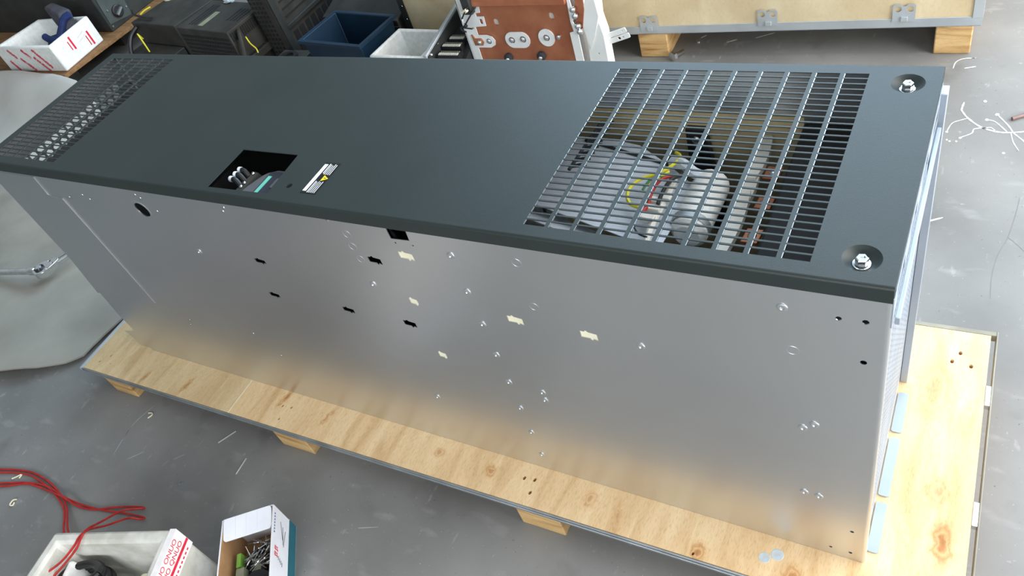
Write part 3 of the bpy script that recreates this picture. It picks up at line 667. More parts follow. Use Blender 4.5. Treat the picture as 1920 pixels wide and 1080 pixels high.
# connectors and loose wires at the module's top left
obj('cable_clamp', MB().box(.44, YM-.03, .405, .475, YM-.007, .47), 'dark_steel', mod, bevel=.003)
obj('wire_plug', MB().obox((.455, YM-.04, .425), (1, 0, .5), (0, 1, 0), (-.5, 0, 1), .022, .012, .012), 'cream_tape', mod)
obj('loose_wire', MB().tube([(.47, YM-.03, .44), (.45, YM-.05, .415), (.43, YM-.04, .385), (.445, YM-.04, .37), (.425, YM-.035, .36), (.455, YM-.03, .352)], .0028), 'black_wire', mod)
obj('loose_wire', MB().tube([(.49, YM-.02, .43), (.465, YM-.05, .40), (.44, YM-.05, .375), (.415, YM-.04, .362), (.41, YM-.03, .345), (.425, YM-.03, .34)], .0028), 'black_wire', mod)
obj('loose_wire', MB().tube([(.435, YM-.035, .41), (.44, YM-.05, .395), (.432, YM-.04, .372)], .003), 'label_white', mod)

# terminal module leaning beside it
ter = thing('terminal_module', 'dark terminal module with rows of white terminals leaning beside the copper module', 'module', (.32, 1.5, 0))
def tq(x, y, z): return Vector((x, y, z))
obj('base', MB().hexa([(.268, 1.385, 0), (.396, 1.385, 0), (.396, 1.62, 0), (.312, 1.62, 0)], [(.268, 1.385, .235), (.396, 1.385, .235), (.396, 1.62, .31), (.312, 1.62, .31)]), 'black_plastic', ter)
obj('silver_edge', MB().hexa([(.236, 1.365, .262), (.252, 1.365, .262), (.312, 1.61, .360), (.299, 1.61, .360)], [(.236, 1.365, .276), (.252, 1.365, .276), (.312, 1.61, .374), (.299, 1.61, .374)]), 'crate_metal', ter, bevel=.002)
obj('side_wall', MB().hexa([(.2535, 1.37, 0), (.260, 1.37, 0), (.320, 1.615, 0), (.3135, 1.615, 0)], [(.2535, 1.37, .268), (.260, 1.37, .268), (.320, 1.615, .366), (.3135, 1.615, .366)]), 'dark_steel', ter)
for k, (x0, y0, z0, n) in enumerate([(.288, 1.404, .262, 11), (.286, 1.446, .272, 10), (.300, 1.484, .280, 8)]):
    tb = obj('terminal_block', MB().box(x0-.004, y0-.016, z0-.035, x0+n*.0079+.004, y0+.018, z0), 'black_plastic', ter)
    for i in range(n):
        obj('terminal', MB().box(x0+i*.0079, y0-.013, z0, x0+i*.0079+.0046, y0-.001, z0+.004), 'bar_white', tb)
        obj('terminal', MB().box(x0+i*.0079+.001, y0+.004, z0, x0+i*.0079+.0042, y0+.012, z0+.003), 'olive_clip', tb)
obj('edge_screw', MB().lathe([(0, 0), (.007, 0), (.006, .004), (0, .006)], (.262, 1.385, .268), n=12), 'bolt_zinc', ter)
obj('edge_screw', MB().lathe([(0, 0), (.005, 0), (.005, .003), (0, .005)], (.272, 1.43, .286), n=12), 'bolt_zinc', ter)

# ------------------------------------------------------------------ open bins and boxes
FOAM2 = [(-.058, 1.398), (.205, 1.390), (.215, 1.588), (-.040, 1.602)]
def open_box(name, label, cat, corners, z0, z1, th, m, taper=0.0, group=None, rim=None, floor_th=.02, m_in=None):
    """corners: 4 rim points (x, y), counter-clockwise; four walls and a bottom"""
    c = Vector((sum(p[0] for p in corners)/4, sum(p[1] for p in corners)/4, 0)); t = thing(name, label, cat, (c.x, c.y, z0), group)
    P = [Vector((p[0], p[1], 0)) for p in corners]
    def inset(pts, d):
        out = []
        for i in range(4):
            a, b, e = pts[i-1], pts[i], pts[(i+1) % 4]
            n1 = Vector((-(b-a).y, (b-a).x, 0)).normalized(); n2 = Vector((-(e-b).y, (e-b).x, 0)).normalized()
            k = (n1+n2)/(1+n1.dot(n2)); out.append(b+k*d)
        return out
    top_o = P; bot_o = inset(P, taper); top_i = inset(P, th); bot_i = inset(P, th+taper)
    Z = lambda p, z: Vector((p.x, p.y, z))
    mb = MB(); k = 0
    vs = [Z(p, z1) for p in top_o]+[Z(p, z0) for p in bot_o]+[Z(p, z1) for p in top_i]+[Z(p, z0+floor_th) for p in bot_i]
    fs = []
    for i in range(4):
        j = (i+1) % 4
        fs += [(i, j, 4+j, 4+i), (i, 8+i, 8+j, j), (8+i, 12+i, 12+j, 8+j)]
    fs += [(7, 6, 5, 4), (12, 13, 14, 15)]
    mb.add(vs, fs)
    body = obj('body', mb, m, t, bevel=min(.008, th*.4))
    if rim:
        ro = inset(P, -rim); ri = inset(P, th*.8); mb = MB(); vs = [Z(p, z1+.001) for p in ro]+[Z(p, z1+.001) for p in ri]+[Z(p, z1-.012) for p in ro]
        fs = []
        for i in range(4):
            j = (i+1) % 4; fs += [(i, j, 4+j, 4+i), (8+i, 8+j, j, i)]
        mb.add(vs, fs); obj('rim', mb, m, t)
    return t, top_o, top_i
open_box('plastic_bin', 'dark blue open plastic bin among the black units behind the cabinet', 'bin', [(-.455, 1.463), (-.110, 1.425), (-.085, 1.641), (-.425, 1.684)], 0, .28, .006, 'blue_plastic', .03, rim=.012, floor_th=.006)
open_box('foam_box', 'clean white open foam box between the blue bin and the terminal module', 'foam box', FOAM2, 0, .25, .016, 'foam', 0.012)

# foam box wrapped in red tape, on the timber platform at the far left
plt = thing('timber_platform', 'low brown timber platform under the red taped foam box at far left', 'platform', (-2.7, 1.85, 0))
for k in range(12):
    x1 = -2.112-k*.16; x0 = x1-.157; dy = .03 if k == 0 else 0
    obj('deck_board', MB().hexa([(x0, 1.33, .130), (x1-.02, 1.33, .130), (x1+.04, 2.45, .130), (x0, 2.45, .130)] if k == 0 else [(x0, 1.33, .130), (x1, 1.33, .130), (x1, 2.45, .130), (x0, 2.45, .130)],
                            [(x0, 1.33, .15), (x1-.02, 1.33, .15), (x1+.04, 2.45, .15), (x0, 2.45, .15)] if k == 0 else [(x0, 1.33, .15), (x1, 1.33, .15), (x1, 2.45, .15), (x0, 2.45, .15)]), 'brown_timber', plt, smooth=False, bevel=.002)
for y in (1.42, 1.85, 2.3): obj('bearer', MB().box(-4.0, y, 0, -2.34, y+.09, .1298), 'dark_box', plt, smooth=False)  # dark colour stands in for the shadow under the deck
fb, to, ti = open_box('foam_box', 'white foam box wrapped in red printed tape on the timber platform', 'foam box', [(-2.64, 1.345), (-2.140, 1.365), (-2.172, 1.665), (-2.60, 1.64)], .1505, .30, .022, 'foam', 0.0, floor_th=.02)
fbx = []
A = Vector((-2.64, 1.345, 0)); Bq = Vector((-2.140, 1.365, 0)); Cq = Vector((-2.172, 1.665, 0))
def face_strip(par, a, b, t0, t1, z0, z1, w, m, name='tape_stripe', d=.0012):
    """a slanting strip stuck on the outside face a-b, from (t0, z0) to (t1, z1)"""
    u = (b-a); ln = u.length; u.normalize(); n = Vector((u.y, -u.x, 0)); p0 = a+u*t0*ln+Vector((0, 0, z0)); p1 = a+u*t1*ln+Vector((0, 0, z1))
    c = (p0+p1)/2+n*d*.5; al = (p1-p0); le = al.length
    return obj(name, MB().obox(c+n*.0002, al, n.cross(al), n, le, w, d), m, par)
for t0, t1, z0, z1 in [(.22, .30, .285, .235), (.47, .55, .285, .235), (.66, .80, .285, .175), (.13, .20, .22, .16), (.35, .49, .235, .155), (.60, .73, .24, .155)]:
    face_strip(fb, A, Bq, t0, t1, z0, z1, .018, 'red_tape')
for t0, t1, z0, z1 in [(.42, .42, .283, .205), (.80, .80, .25, .165)]:
    face_strip(fb, Bq, Cq, t0, t1, z0, z1, .045, 'tape_white', 'tape_band', .0008)
    face_strip(fb, Bq, Cq, t0-.01, t1-.01, z0-.004, z1+.004, .011, 'red_print', d=.0018)
    face_strip(fb, Bq, Cq, t0-.075, t1-.075, z0-.02, z1+.01, .005, 'red_print', d=.0016)
face_strip(fb, Bq, Cq, .55, .72, .245, .258, .004, 'foam_dirty', 'groove', .0016)
face_strip(fb, Bq, Cq, .55, .72, .225, .238, .004, 'foam_dirty', 'groove', .0016)
# crumpled glove / rag in that box
def blob(pts, seed, n=10, amp=.02):
    rnd = random.Random(seed); mb = MB(); rows = []
    c = Vector(pts[0]); rx, ry, rz = pts[1]
    for i in range(n+1):
        th = PI*i/n; row = []
        for j in range(2*n):
            ph = 2*PI*j/(2*n); k = 1+amp*(math.sin(3*ph+seed)*math.sin(2*th)+.6*math.sin(5*ph+th*4))+amp*.6*(rnd.random()-.5)
            row.append(c+Vector((rx*k*math.sin(th)*math.cos(ph), ry*k*math.sin(th)*math.sin(ph), rz*k*math.cos(th))))
        rows.append(row)
    for i in range(n):
        for j in range(2*n):
            q = (j+1) % (2*n); mb.add([rows[i][j], rows[i+1][j], rows[i+1][q], rows[i][q]], [(0, 1, 2, 3)])
    return mb
gl = thing('work_glove', 'crumpled blue and grey work glove sticking out of the red taped foam box', 'glove', (-2.27, 1.53, .18))
obj('palm', blob([(-2.29, 1.52, .225), (.085, .075, .05)], 3, amp=.12), 'glove_grey', gl)
obj('cuff', MB().hexa([(-2.31, 1.56, .25), (-2.23, 1.53, .25), (-2.215, 1.60, .25), (-2.30, 1.62, .25)], [(-2.40, 1.60, .39), (-2.23, 1.56, .37), (-2.21, 1.63, .36), (-2.36, 1.645, .40)]), 'glove_grey', gl, bevel=.012)
obj('blue_lining', MB().tube([(-2.34, 1.48, .285), (-2.29, 1.47, .275), (-2.245, 1.49, .27), (-2.235, 1.53, .30), (-2.225, 1.57, .335), (-2.20, 1.60, .345)], .019, 10), 'glove_blue', gl)
# dark steel control box on the platform
sb = thing('steel_control_box', 'dark grey steel box with round switch on the timber platform at top left', 'control box', (-2.6, 2.0, .1505))
obj('body', MB().box(-3.95, 1.748, .1505, -2.19, 2.25, .80), 'dark_steel', sb, bevel=.004)
obj('mounting_plate', MB().hexa([(-2.1895, 1.76, .19), (-2.1865, 1.76, .19), (-2.1865, 1.91, .165), (-2.1895, 1.91, .165)], [(-2.1895, 1.775, .40), (-2.1865, 1.775, .40), (-2.1865, 1.935, .40), (-2.1895, 1.935, .40)]), 'plate_grey', sb)
q = obj('switch', MB().lathe([(0, 0), (.034, 0), (.034, .010), (.028, .014), (0, .014)], (-2.1864, 1.842, .225), (1, 0, 0), 20), 'black_plastic', sb)
obj('switch_lever', MB().obox((-2.166, 1.842, .225), (0, 1, .5), (1, 0, 0), (0, -.5, 1), .05, .014, .010), 'steel_edge', q)
for y, z in [(1.79, .255), (1.905, .215), (1.765, .175), (1.80, .345)]:
    obj('plate_screw', MB().lathe([(0, 0), (.006, 0), (.005, .004), (0, .005)], (-2.1864, y, z), (1, 0, 0), 10), 'bolt_zinc', sb)
obj('gland', MB().lathe([(.010, 0), (.030, 0), (.030, .012), (.010, .012), (.010, 0)], (-2.1864, 1.90, .325), (1, 0, 0), 18), 'black_plastic', sb)

# ------------------------------------------------------------------ dark drive units behind the cabinet
def vent_rows(par, o, u, v, nx, ny, px, py, sx_, sy_, m='black_matt', name='vent_slot'):
    n = Vector(u).cross(Vector(v)).normalized(); u = Vector(u).normalized(); v = Vector(v).normalized(); mb = MB()
    for i in range(nx):
        for j in range(ny):
            mb.obox(Vector(o)+u*(i*px+sx_/2)+v*(j*py+sy_/2), u, v, n, sx_, sy_, .002)
    q = obj(name, mb, m, par); q['kind'] = 'stuff'; return q
uA = thing('drive_unit', 'dark dusty drive unit with perforated front and yellow wire, behind the cabinet', 'drive unit', (-1.05, 1.6, 0))
bA = [(-1.259, 1.500), (-.870, 1.453), (-.848, 1.702), (-1.232, 1.747)]
obj('casing', MB().hexa([(x, y, 0) for x, y in bA], [(x, y, .32) for x, y in bA]), 'dark_box', uA, bevel=.004)
fu = Vector((.389, -.047, 0)).normalized(); fn = Vector((fu.y, -fu.x, 0))
vent_rows(uA, Vector((-1.245, 1.498, .05))+fn*.0006, fu, (0, 0, 1), 19, 12, .0195, .0205, .0135, .0125)
su = Vector((.022, .249, 0)).normalized(); sn = Vector((su.y, -su.x, 0))
vent_rows(uA, Vector((-.866, 1.462, .268))+sn*.0006, su, (0, 0, 1), 4, 1, .0125, .02, .007, .040)
vent_rows(uA, Vector((-.862, 1.525, .262))+sn*.0006, su, (0, 0, 1), 13, 1, .0125, .02, .0075, .045)
vent_rows(uA, Vector((-1.20, 1.53, .3205)), fu, su, 3, 1, .022, .1, .011, .17)
vent_rows(uA, Vector((-.97, 1.56, .3205)), fu, su, 4, 1, .024, .1, .010, .10)
obj('type_plate', MB().obox((-1.10, 1.575, .3205), su, -fu, (0, 0, 1), .12, .035, .001), 'olive_clip', uA)
obj('dust_clump', blob([(-1.10, 1.725, .325), (.030, .018, .007)], 5, amp=.3), 'grey_patch', uA)
tr = obj('terminal_rail', MB().obox((-.8445, 1.555, .165), su, sn, (0, 0, 1), .16, .030, .035), 'dark_box', uA, bevel=.003)
for k in range(9): obj('terminal_hole', MB().obox(Vector((-.8445, 1.555, .183))+su*(-.068+k*.017), su, sn, (0, 0, 1), .011, .012, .002), 'black_matt', tr)
obj('supply_cable', MB().tube([(-.85, 1.50, .30), (-.835, 1.485, .295), (-.825, 1.46, .25), (-.83, 1.44, .19), (-.85, 1.43, .13)], .010), 'dark_box', uA)
obj('earth_wire', MB().tube([(-.832, 1.505, .27), (-.825, 1.505, .235), (-.82, 1.515, .205), (-.815, 1.51, .185)], .003), 'yellow_wire', uA)
uB = thing('drive_unit', 'dark drive unit with louvred side next to the timber platform', 'drive unit', (-1.6, 1.75, 0))
bB = [(-1.80, 1.640), (-1.42, 1.600), (-1.36, 1.90), (-1.74, 1.94)]
obj('casing', MB().hexa([(x, y, 0) for x, y in bB], [(x, y, .27) for x, y in bB]), 'dark_box', uB, bevel=.004)
s2 = Vector((.06, .30, 0)).normalized(); n2_ = Vector((s2.y, -s2.x, 0))
vent_rows(uB, Vector((-1.414, 1.63, .10))+n2_*.0006, s2, (0, 0, 1), 1, 8, .1, .02, .24, .011)
f2 = Vector((.38, -.04, 0)).normalized()
obj('front_tray', MB().obox((-1.61, 1.55, .08), f2, (-f2.y, f2.x, 0), (0, 0, 1), .36, .12, .16), 'dark_box', uB, bevel=.004)
obj('earth_wire', MB().tube([(-1.72, 1.60, .20), (-1.715, 1.585, .235), (-1.69, 1.57, .235), (-1.655, 1.55, .20), (-1.63, 1.535, .165)], .0038), 'yellow_wire', uB)
obj('supply_cable', MB().tube([(-1.76, 1.63, .25), (-1.78, 1.58, .22), (-1.76, 1.52, .17), (-1.70, 1.47, .12), (-1.66, 1.42, .04)], .012), 'black_wire', uB)
obj('loose_wire', MB().tube([(-1.86, 1.72, .29), (-1.80, 1.68, .29), (-1.72, 1.67, .282), (-1.64, 1.66, .280)], .005), 'black_wire', uB)
obj('bare_end', MB().tube([(-1.76, 1.69, .285), (-1.74, 1.71, .295), (-1.715, 1.735, .30)], .004), 'yellow_wire', uB)
obj('fuse_ring', MB().lathe([(.016, 0), (.036, 0), (.036, .016), (.016, .016), (.016, 0)], (-1.73, 1.88, .27), (0, 0, 1), 20), 'cream_tape', uB)
uC = thing('steel_chassis', 'tall dark steel chassis with slotted side standing left of the blue bin', 'chassis', (-.78, 1.85, 0))
obj('casing', MB().box(-.822, 1.60, 0, -.705, 2.15, .50), 'dark_box', uC, bevel=.003)
obj('frame_rail', MB().box(-.7048, 1.60, .0, -.692, 1.635, .50), 'dark_steel', uC, bevel=.002)
obj('frame_rail', MB().box(-.7048, 1.636, .225, -.692, 2.10, .245), 'dark_steel', uC, bevel=.002)
vent_rows(uC, (-.7042, 1.66, .09), (0, 1, 0), (0, 0, 1), 9, 1, .045, .1, .030, .11)
vent_rows(uC, (-.7042, 1.66, .27), (0, 1, 0), (0, 0, 1), 2, 5, .21, .035, .18, .008)
vent_rows(uC, (-.815, 1.5992, .06), (1, 0, 0), (0, 0, 1), 4, 18, .022, .022, .012, .012)
uD = thing('perforated_unit', 'small black perforated unit in the gap beside the blue bin', 'drive unit', (-.60, 1.47, 0))
obj('casing', MB().box(-.70, 1.40, 0, -.53, 1.56, .17), 'dark_box', uD, bevel=.003)
vent_rows(uD, (-.69, 1.3992, .08), (1, 0, 0), (0, 0, 1), 8, 4, .0195, .02, .013, .013)
vent_rows(uD, (-.5295, 1.41, .08), (0, 1, 0), (0, 0, 1), 7, 4, .0195, .02, .013, .013)
obj('fan_coil', MB().lathe([(.030, 0), (.048, 0), (.048, .012), (.030, .012), (.030, 0)], (-.62, 1.49, .171), (0, 0, 1), 20), 'black_plastic', uD)
uE = thing('dark_casing', 'low dark sheet metal casing behind the blue bin', 'casing', (-.35, 1.95, 0))
obj('casing', MB().hexa([(-.62, 1.78, 0), (-.16, 1.74, 0), (-.16, 2.2, 0), (-.62, 2.2, 0)], [(-.62, 1.78, .20), (-.16, 1.74, .20), (-.16, 2.2, .30), (-.62, 2.2, .30)]), 'dark_box', uE, bevel=.003)
obj('cross_bar', MB().obox((-.36, 1.752, .16), (1, -.08, .06), (0, 1, 0), (0, 0, 1), .42, .01, .008), 'dark_steel', uE)

# ------------------------------------------------------------------ felt sheet with a ratchet wrench, left of the pallet
def felt(edge, c, zo):
    c = Vector((c[0], c[1], 0)); rings = 14; n = len(edge)*3; P = []
    E = [Vector((x, y, 0)) for x, y in edge]; m = len(E); B = []
    for i in range(m):
        a, b, d, e = E[i-1], E[i], E[(i+1) % m], E[(i+2) % m]
        for k in range(3):
            t = k/3; B.append(b.lerp(d, t))
    def h(p):
        k = min(1, max(0, (p.y-.95)/.36)); return .046+zo+.150*k*k*(3-2*k)+.008*math.sin(3.1*p.x+4.2*p.y)+.006*math.sin(7*(p.x*.8+p.y*.9)+1)+.004*math.sin(15*(p.x+.7*p.y))-(.008*k)
    mb = MB(); rows = []
    for r in range(1, rings+1):
        rows.append([c.lerp(b, r/rings) for b in B])
    cv = [c]+[p for row in rows for p in row]
    vs = [Vector((p.x, p.y, h(p)-(0.0 if i < 1+(rings-1)*n else .010))) for i, p in enumerate(cv)]
    fs = [(0, 1+j, 1+(j+1) % n) for j in range(n)]
    for r in range(rings-1):
        for j in range(n):
            a = 1+r*n+j; b = 1+r*n+(j+1) % n; fs.append((a, a+n, b+n, b))
    k = len(vs); vs2 = [v-Vector((0, 0, .006)) for v in vs]
    mb.v = [tuple(v) for v in vs+vs2]; mb.f = fs+[tuple(i+k for i in reversed(f)) for f in fs]
    s = 1+(rings-1)*n
    for j in range(n):
        a = s+j; b = s+(j+1) % n; mb.f.append((a, a+k, b+k, b))
    return mb
single('felt_sheet', felt([(-1.25, .69), (-.75, .56), (-.412, .30), (-.400, .128), (-.425, .046), (-.437, -.009), (-.439, -.045), (-.487, -.092), (-.574, -.144), (-.701, -.194), (-1.0, -.30), (-1.6, -.42), (-2.4, -.3), (-3.2, .2), (-3.4, .69), (-2.4, .68), (-1.7, .68)], (-1.5, .2), 0), 'felt', 'large rumpled grey felt sheet spread left of the pallet under the ratchet', 'sheet', (-1.2, .3, 0))
single('far_sheet', felt([(-3.5, 1.312), (-2.79, 1.312), (-2.46, 1.312), (-2.19, 1.312), (-1.93, 1.27), (-1.60, 1.12), (-1.2, .92), (-1.02, .74), (-1.6, .72), (-2.4, .70), (-3.5, .71)], (-2.1, 1.0), .004), 'pale_sheet', 'pale smooth sheet rising against the timber platform at far left', 'sheet', (-2.1, 1.0, 0))  # far stretch of the sheet, built apart in a paler colour
rw = thing('ratchet_wrench', 'chrome ratchet wrench lying on the grey felt sheet', 'wrench', (-1.0, .23, .05))
def onf(x, y, z): return Vector((x, y, z))
hz = .084
hc = Vector((-.915, .205, hz)); ru = Vector((.45, .89, 0)).normalized(); rv_ = Vector((-ru.y, ru.x, 0))
hd = []
for i in range(28):
    a = 2*PI*i/28; k = math.cos(a)
    hd.append((.040*k+(.026*max(0, k)**3), .038*math.sin(a)*(1-.25*max(0, k))))
obj('head', MB().plate(hd, [circ(.030, .014, .0055, 10), circ(.036, -.010, .0045, 10), circ(.010, -.029, .004, 8)], .026, O=hc+Vector((0, 0, .013)), U=ru, V=rv_), 'bolt_zinc', rw, bevel=.004)
obj('selector_ring', MB().lathe([(.013, 0), (.019, 0), (.019, .004), (.013, .004), (.013, 0)], hc+Vector((-.008, -.010, .013)), n=20), 'black_plastic', rw)
obj('drive_button', MB().lathe([(0, 0), (.0125, 0), (.0125, .007), (.010, .009), (0, .009)], hc+Vector((-.008, -.010, .013)), n=18), 'bolt_zinc', rw)
obj('handle', MB().tube([(-.945, .192, hz), (-.985, .180, hz), (-1.05, .168, hz-.003), (-1.40, .090, hz-.006)], .0125, 12), 'bolt_zinc', rw)
obj('handle_collar', MB().tube([(-.955, .189, hz), (-.980, .1815, hz)], .016, 12, 1), 'bolt_zinc', rw)
obj('drive_end', MB().tube([(-.890, .250, hz), (-.872, .295, hz), (-.855, .345, hz+.002)], .014, 12), 'bolt_zinc', rw)

# ------------------------------------------------------------------ bottom left: foam box, red wires, carton of rivets
u1 = Vector((.325, .118, 0)).normalized(); v1 = Vector((-u1.y, u1.x, 0)); K = Vector((.600, -.447, 0))
def fl(a, b, z=0): return K-u1*a-v1*b+Vector((0, 0, z))
cn = [fl(.40, .30), fl(0, .30), fl(0, 0), fl(.35, 0)]
fb2, to, ti = open_box('foam_box', 'old white foam box with red lettered tape and red wires at lower left', 'foam box', [(p.x, p.y) for p in cn], 0, .20, .030, 'foam_dirty', 0.0, floor_th=.02)
# tape over the right rim, lettered
tp = obj('tape_band', MB().obox(fl(-.001, .15, .165), v1, (0, 0, 1), u1, .30, .068, .0016), 'tape_white', fb2)
tp2 = obj('tape_fold', MB().obox(fl(.006, .15, .2006), v1, u1, (0, 0, 1), .30, .016, .0016), 'tape_white', fb2)
tO = -v1
def ttxt(s, z, sz, m, b0):
    text_mesh('tape_lettering', s, sz, m, fl(-.0022, b0, z), v1, (0, 0, 1), fb2)
ttxt('ONUO ONUO', .184, .019, 'red_print', .145)
ttxt('QNUO QNUO', .165, .019, 'red_print', .140)
obj('tape_line', MB().obox(fl(-.0022, .066, .155), v1, (0, 0, 1), u1, .13, .008, .0006), 'red_print', fb2)
for k in range(10): obj('small_print', MB().obox(fl(-.0022, .02+k*.011, .140), v1, (0, 0, 1), u1, .006, .004, .0006), 'red_print', fb2)
obj('inner_sheet', MB().obox(fl(.285, .17, .11), v1, (-.35, -.2, 1), u1, .24, .10, .012), 'foam', fb2, bevel=.004)
# black coiled cable and white caps inside
ck = thing('coiled_cable', 'coiled black corrugated cable inside the lower left foam box', 'cable', (fl(.20, .12).x, fl(.20, .12).y, .03))
for k in range(4):
    cc = Vector((.381, -.617, .085+.021*k)); mb = MB(); pts = []
    for i in range(19):
        a = 2*PI*i/18; pts.append(cc+u1*(.048+.003*(k % 2))*math.cos(a)+v1*(.036-.004*(k % 2))*math.sin(a)+Vector((0, 0, .012*math.sin(a+k))))
    obj('turn', mb.tube(pts, .0098, 10, 3), 'black_wire', ck)
single('white_cap', MB().lathe([(0, 0), (.022, 0), (.024, .02), (.018, .032), (0, .036)], fl(.100, .125, .09), (-.2, .3, 1), 18), 'bar_white', 'round white cap lying beside the black coil in the foam box', 'cap', tuple(fl(.100, .125, .09)))
single('brown_cap', MB().lathe([(0, 0), (.013, 0), (.013, .03), (.010, .034), (0, .034)], fl(.122, .085, .095), (.5, .3, .6), 14), 'cream_tape', 'small cream plug lying behind the white cap in the foam box', 'plug', tuple(fl(.122, .085, .095)))
single('tool_bag', blob([fl(.10, .20, .062), (.055, .060, .038)], 9, amp=.12), 'black_matt', 'black cloth bundle at the bottom of the lower left foam box', 'cloth', tuple(fl(.09, .19, .03)))
# red wire
rwz = .004
red = thing('red_wire', 'long doubled red wire looping over the floor into the foam box', 'wire', (-.1, -.47, 0))
def fl3(x, y, z=rwz): return (x, y, z)
obj('strand', MB().tube([(-.60, -.54, .004), (-.367, -.469, .004), (-.304, -.451, .004), (-.231, -.438, .004), (-.143, -.442, .004), (-.066, -.458, .006), (-.008, -.479, .006), (.034, -.505, .01), (.079, -.533, .016), (.133, -.555, .012), (.19, -.565, .006)], .0028), 'red_wire', red)
obj('strand', MB().tube([(-.60, -.55, .004), (-.356, -.477, .004), (-.293, -.459, .004), (-.228, -.448, .004), (-.142, -.454, .004), (-.069, -.468, .006), (-.009, -.488, .006), (.029, -.512, .01), (.072, -.542, .016), (.128, -.564, .012), (.18, -.575, .006)], .0028), 'red_wire', red)
obj('strand', MB().tube([(-.55, -.59, .004), (-.308, -.511, .004), (-.217, -.473, .004), (-.131, -.465, .004), (-.032, -.463, .014), (.035, -.46, .006), (.12, -.45, .005), (.199, -.434, .006), (.263, -.424, .008), (.288, -.424, .012), (.291, -.435, .03), (.279, -.447, .05), (.30, -.492, .11), (.352, -.528, .19), (.362, -.552, .2065), (.365, -.575, .204), (.341, -.617, .185), (.286, -.667, .16), (.251, -.702, .14)], .0028), 'red_wire', red)
obj('strand', MB().tube([(-.56, -.58, .004), (-.319, -.503, .004), (-.221, -.47, .004), (-.131, -.455, .004), (-.017, -.465, .014), (.043, -.467, .006), (.101, -.455, .005), (.158, -.43, .006), (.228, -.406, .008), (.263, -.401, .012), (.258, -.415, .03), (.241, -.438, .05), (.275, -.49, .11), (.352, -.530, .195), (.370, -.552, .2075), (.378, -.575, .205), (.345, -.609, .175), (.312, -.651, .15), (.281, -.685, .12)], .0028), 'red_wire', red)
# carton
ct = thing('small_carton', 'small white cardboard carton with open flap, full of rivets, lower left', 'carton', (.73, -.37, 0))
ku = Vector((.105, .079, 0)).normalized(); kv = Vector((-ku.y, ku.x, 0)); KC = Vector((.733, -.294, 0))
def kl(a, b, z=0): return KC-ku*a-kv*b+Vector((0, 0, z))
cw_, cl_, ch_ = .131, .20, .118
def wall(name, a0, b0, a1, b1, z0, z1, m_out, th=.003):
    p0, p1 = kl(a0, b0), kl(a1, b1); u = (p1-p0); n = Vector((u.y, -u.x, 0)).normalized()
    o = obj(name, MB().obox((p0+p1)/2+Vector((0, 0, (z0+z1)/2)), u, n, (0, 0, 1), u.length, th, z1-z0), m_out, ct); return o
wall('right_wall', 0, 0, 0, cl_, 0, ch_, 'card_white'); wall('left_wall', cw_, 0, cw_, cl_, 0, ch_, 'card_white')
wall('back_wall', .002, 0, cw_-.002, 0, 0, ch_, 'card_white'); wall('front_wall', .002, cl_, cw_-.002, cl_, 0, ch_, 'card_white')
obj('lining', MB().obox(kl(.0022, cl_/2, ch_/2), kv, ku, (0, 0, 1), cl_-.004, .001, ch_-.002), 'card_brown', ct)
obj('lining', MB().obox(kl(cw_-.0024, cl_/2, ch_/2), kv, ku, (0, 0, 1), cl_-.004, .001, ch_-.002), 'card_brown', ct)
obj('bottom', MB().obox(kl(cw_/2, cl_/2, .0025), ku, kv, (0, 0, 1), cw_-.006, cl_-.006, .004), 'card_brown', ct)
fv = (-kv+Vector((0, 0, -.15))).normalized()
obj('flap', MB().plate(rrect(.004, .001, cw_-.004, .058, .008), [], .002, O=kl(cw_, 0, ch_+.002)+Vector((0, 0, 0)), U=ku, V=fv), 'card_white', ct)
for k in range(3): obj('flap_crease', MB().obox(kl(cw_-.035-.028*k, .028, ch_-.0005), fv, ku, (0, 0, 1), .050, .0008, .001), 'blue_sheet', ct)
# printing on the right side
ro = lambda b, z: kl(-.0021, b, z)
obj('teal_band', MB().obox(ro(cl_/2, .020), kv, (0, 0, 1), ku, cl_, .036, .0006), 'card_teal', ct)
obj('print_line', MB().obox(ro(cl_/2, .0405), kv, (0, 0, 1), ku, cl_, .003, .0006), 'label_white', ct)
for b, z, ang in [(.05, .075, .3), (.06, .068, .1), (.065, .06, -.15)]:
    obj('pin_drawing', MB().obox(ro(b, z), kv*math.cos(ang)+Vector((0, 0, math.sin(ang))), (0, 0, 1), ku, .045, .0012, .0006), 'keypad_grey', ct)
for b0, z0 in [(.105, .108), (.120, .108)]:
    for (db, dz, lb, lz) in [(0, 0, .010, .0014), (0, -.004, .012, .0014), (.003, -.008, .0014, .010), (-.003, -.008, .0014, .008), (0, -.012, .011, .0014), (.004, -.014, .004, .0014)]:
        obj('red_stroke', MB().obox(ro(b0+db, z0+dz-.004), kv, (0, 0, 1), ku, lb, lz, .0006), 'red_print', ct)
for k in range(7): obj('print_mark', MB().obox(ro(.02+.008*k, .110), kv, (0, 0, 1), ku, .004, .003, .0006), 'blue_print', ct)
for k in range(4): obj('print_mark', MB().obox(ro(.125+.003*k, .085-.006*k), kv, (0, 0, 1), ku, .010, .0015, .0006), 'keypad_grey', ct)
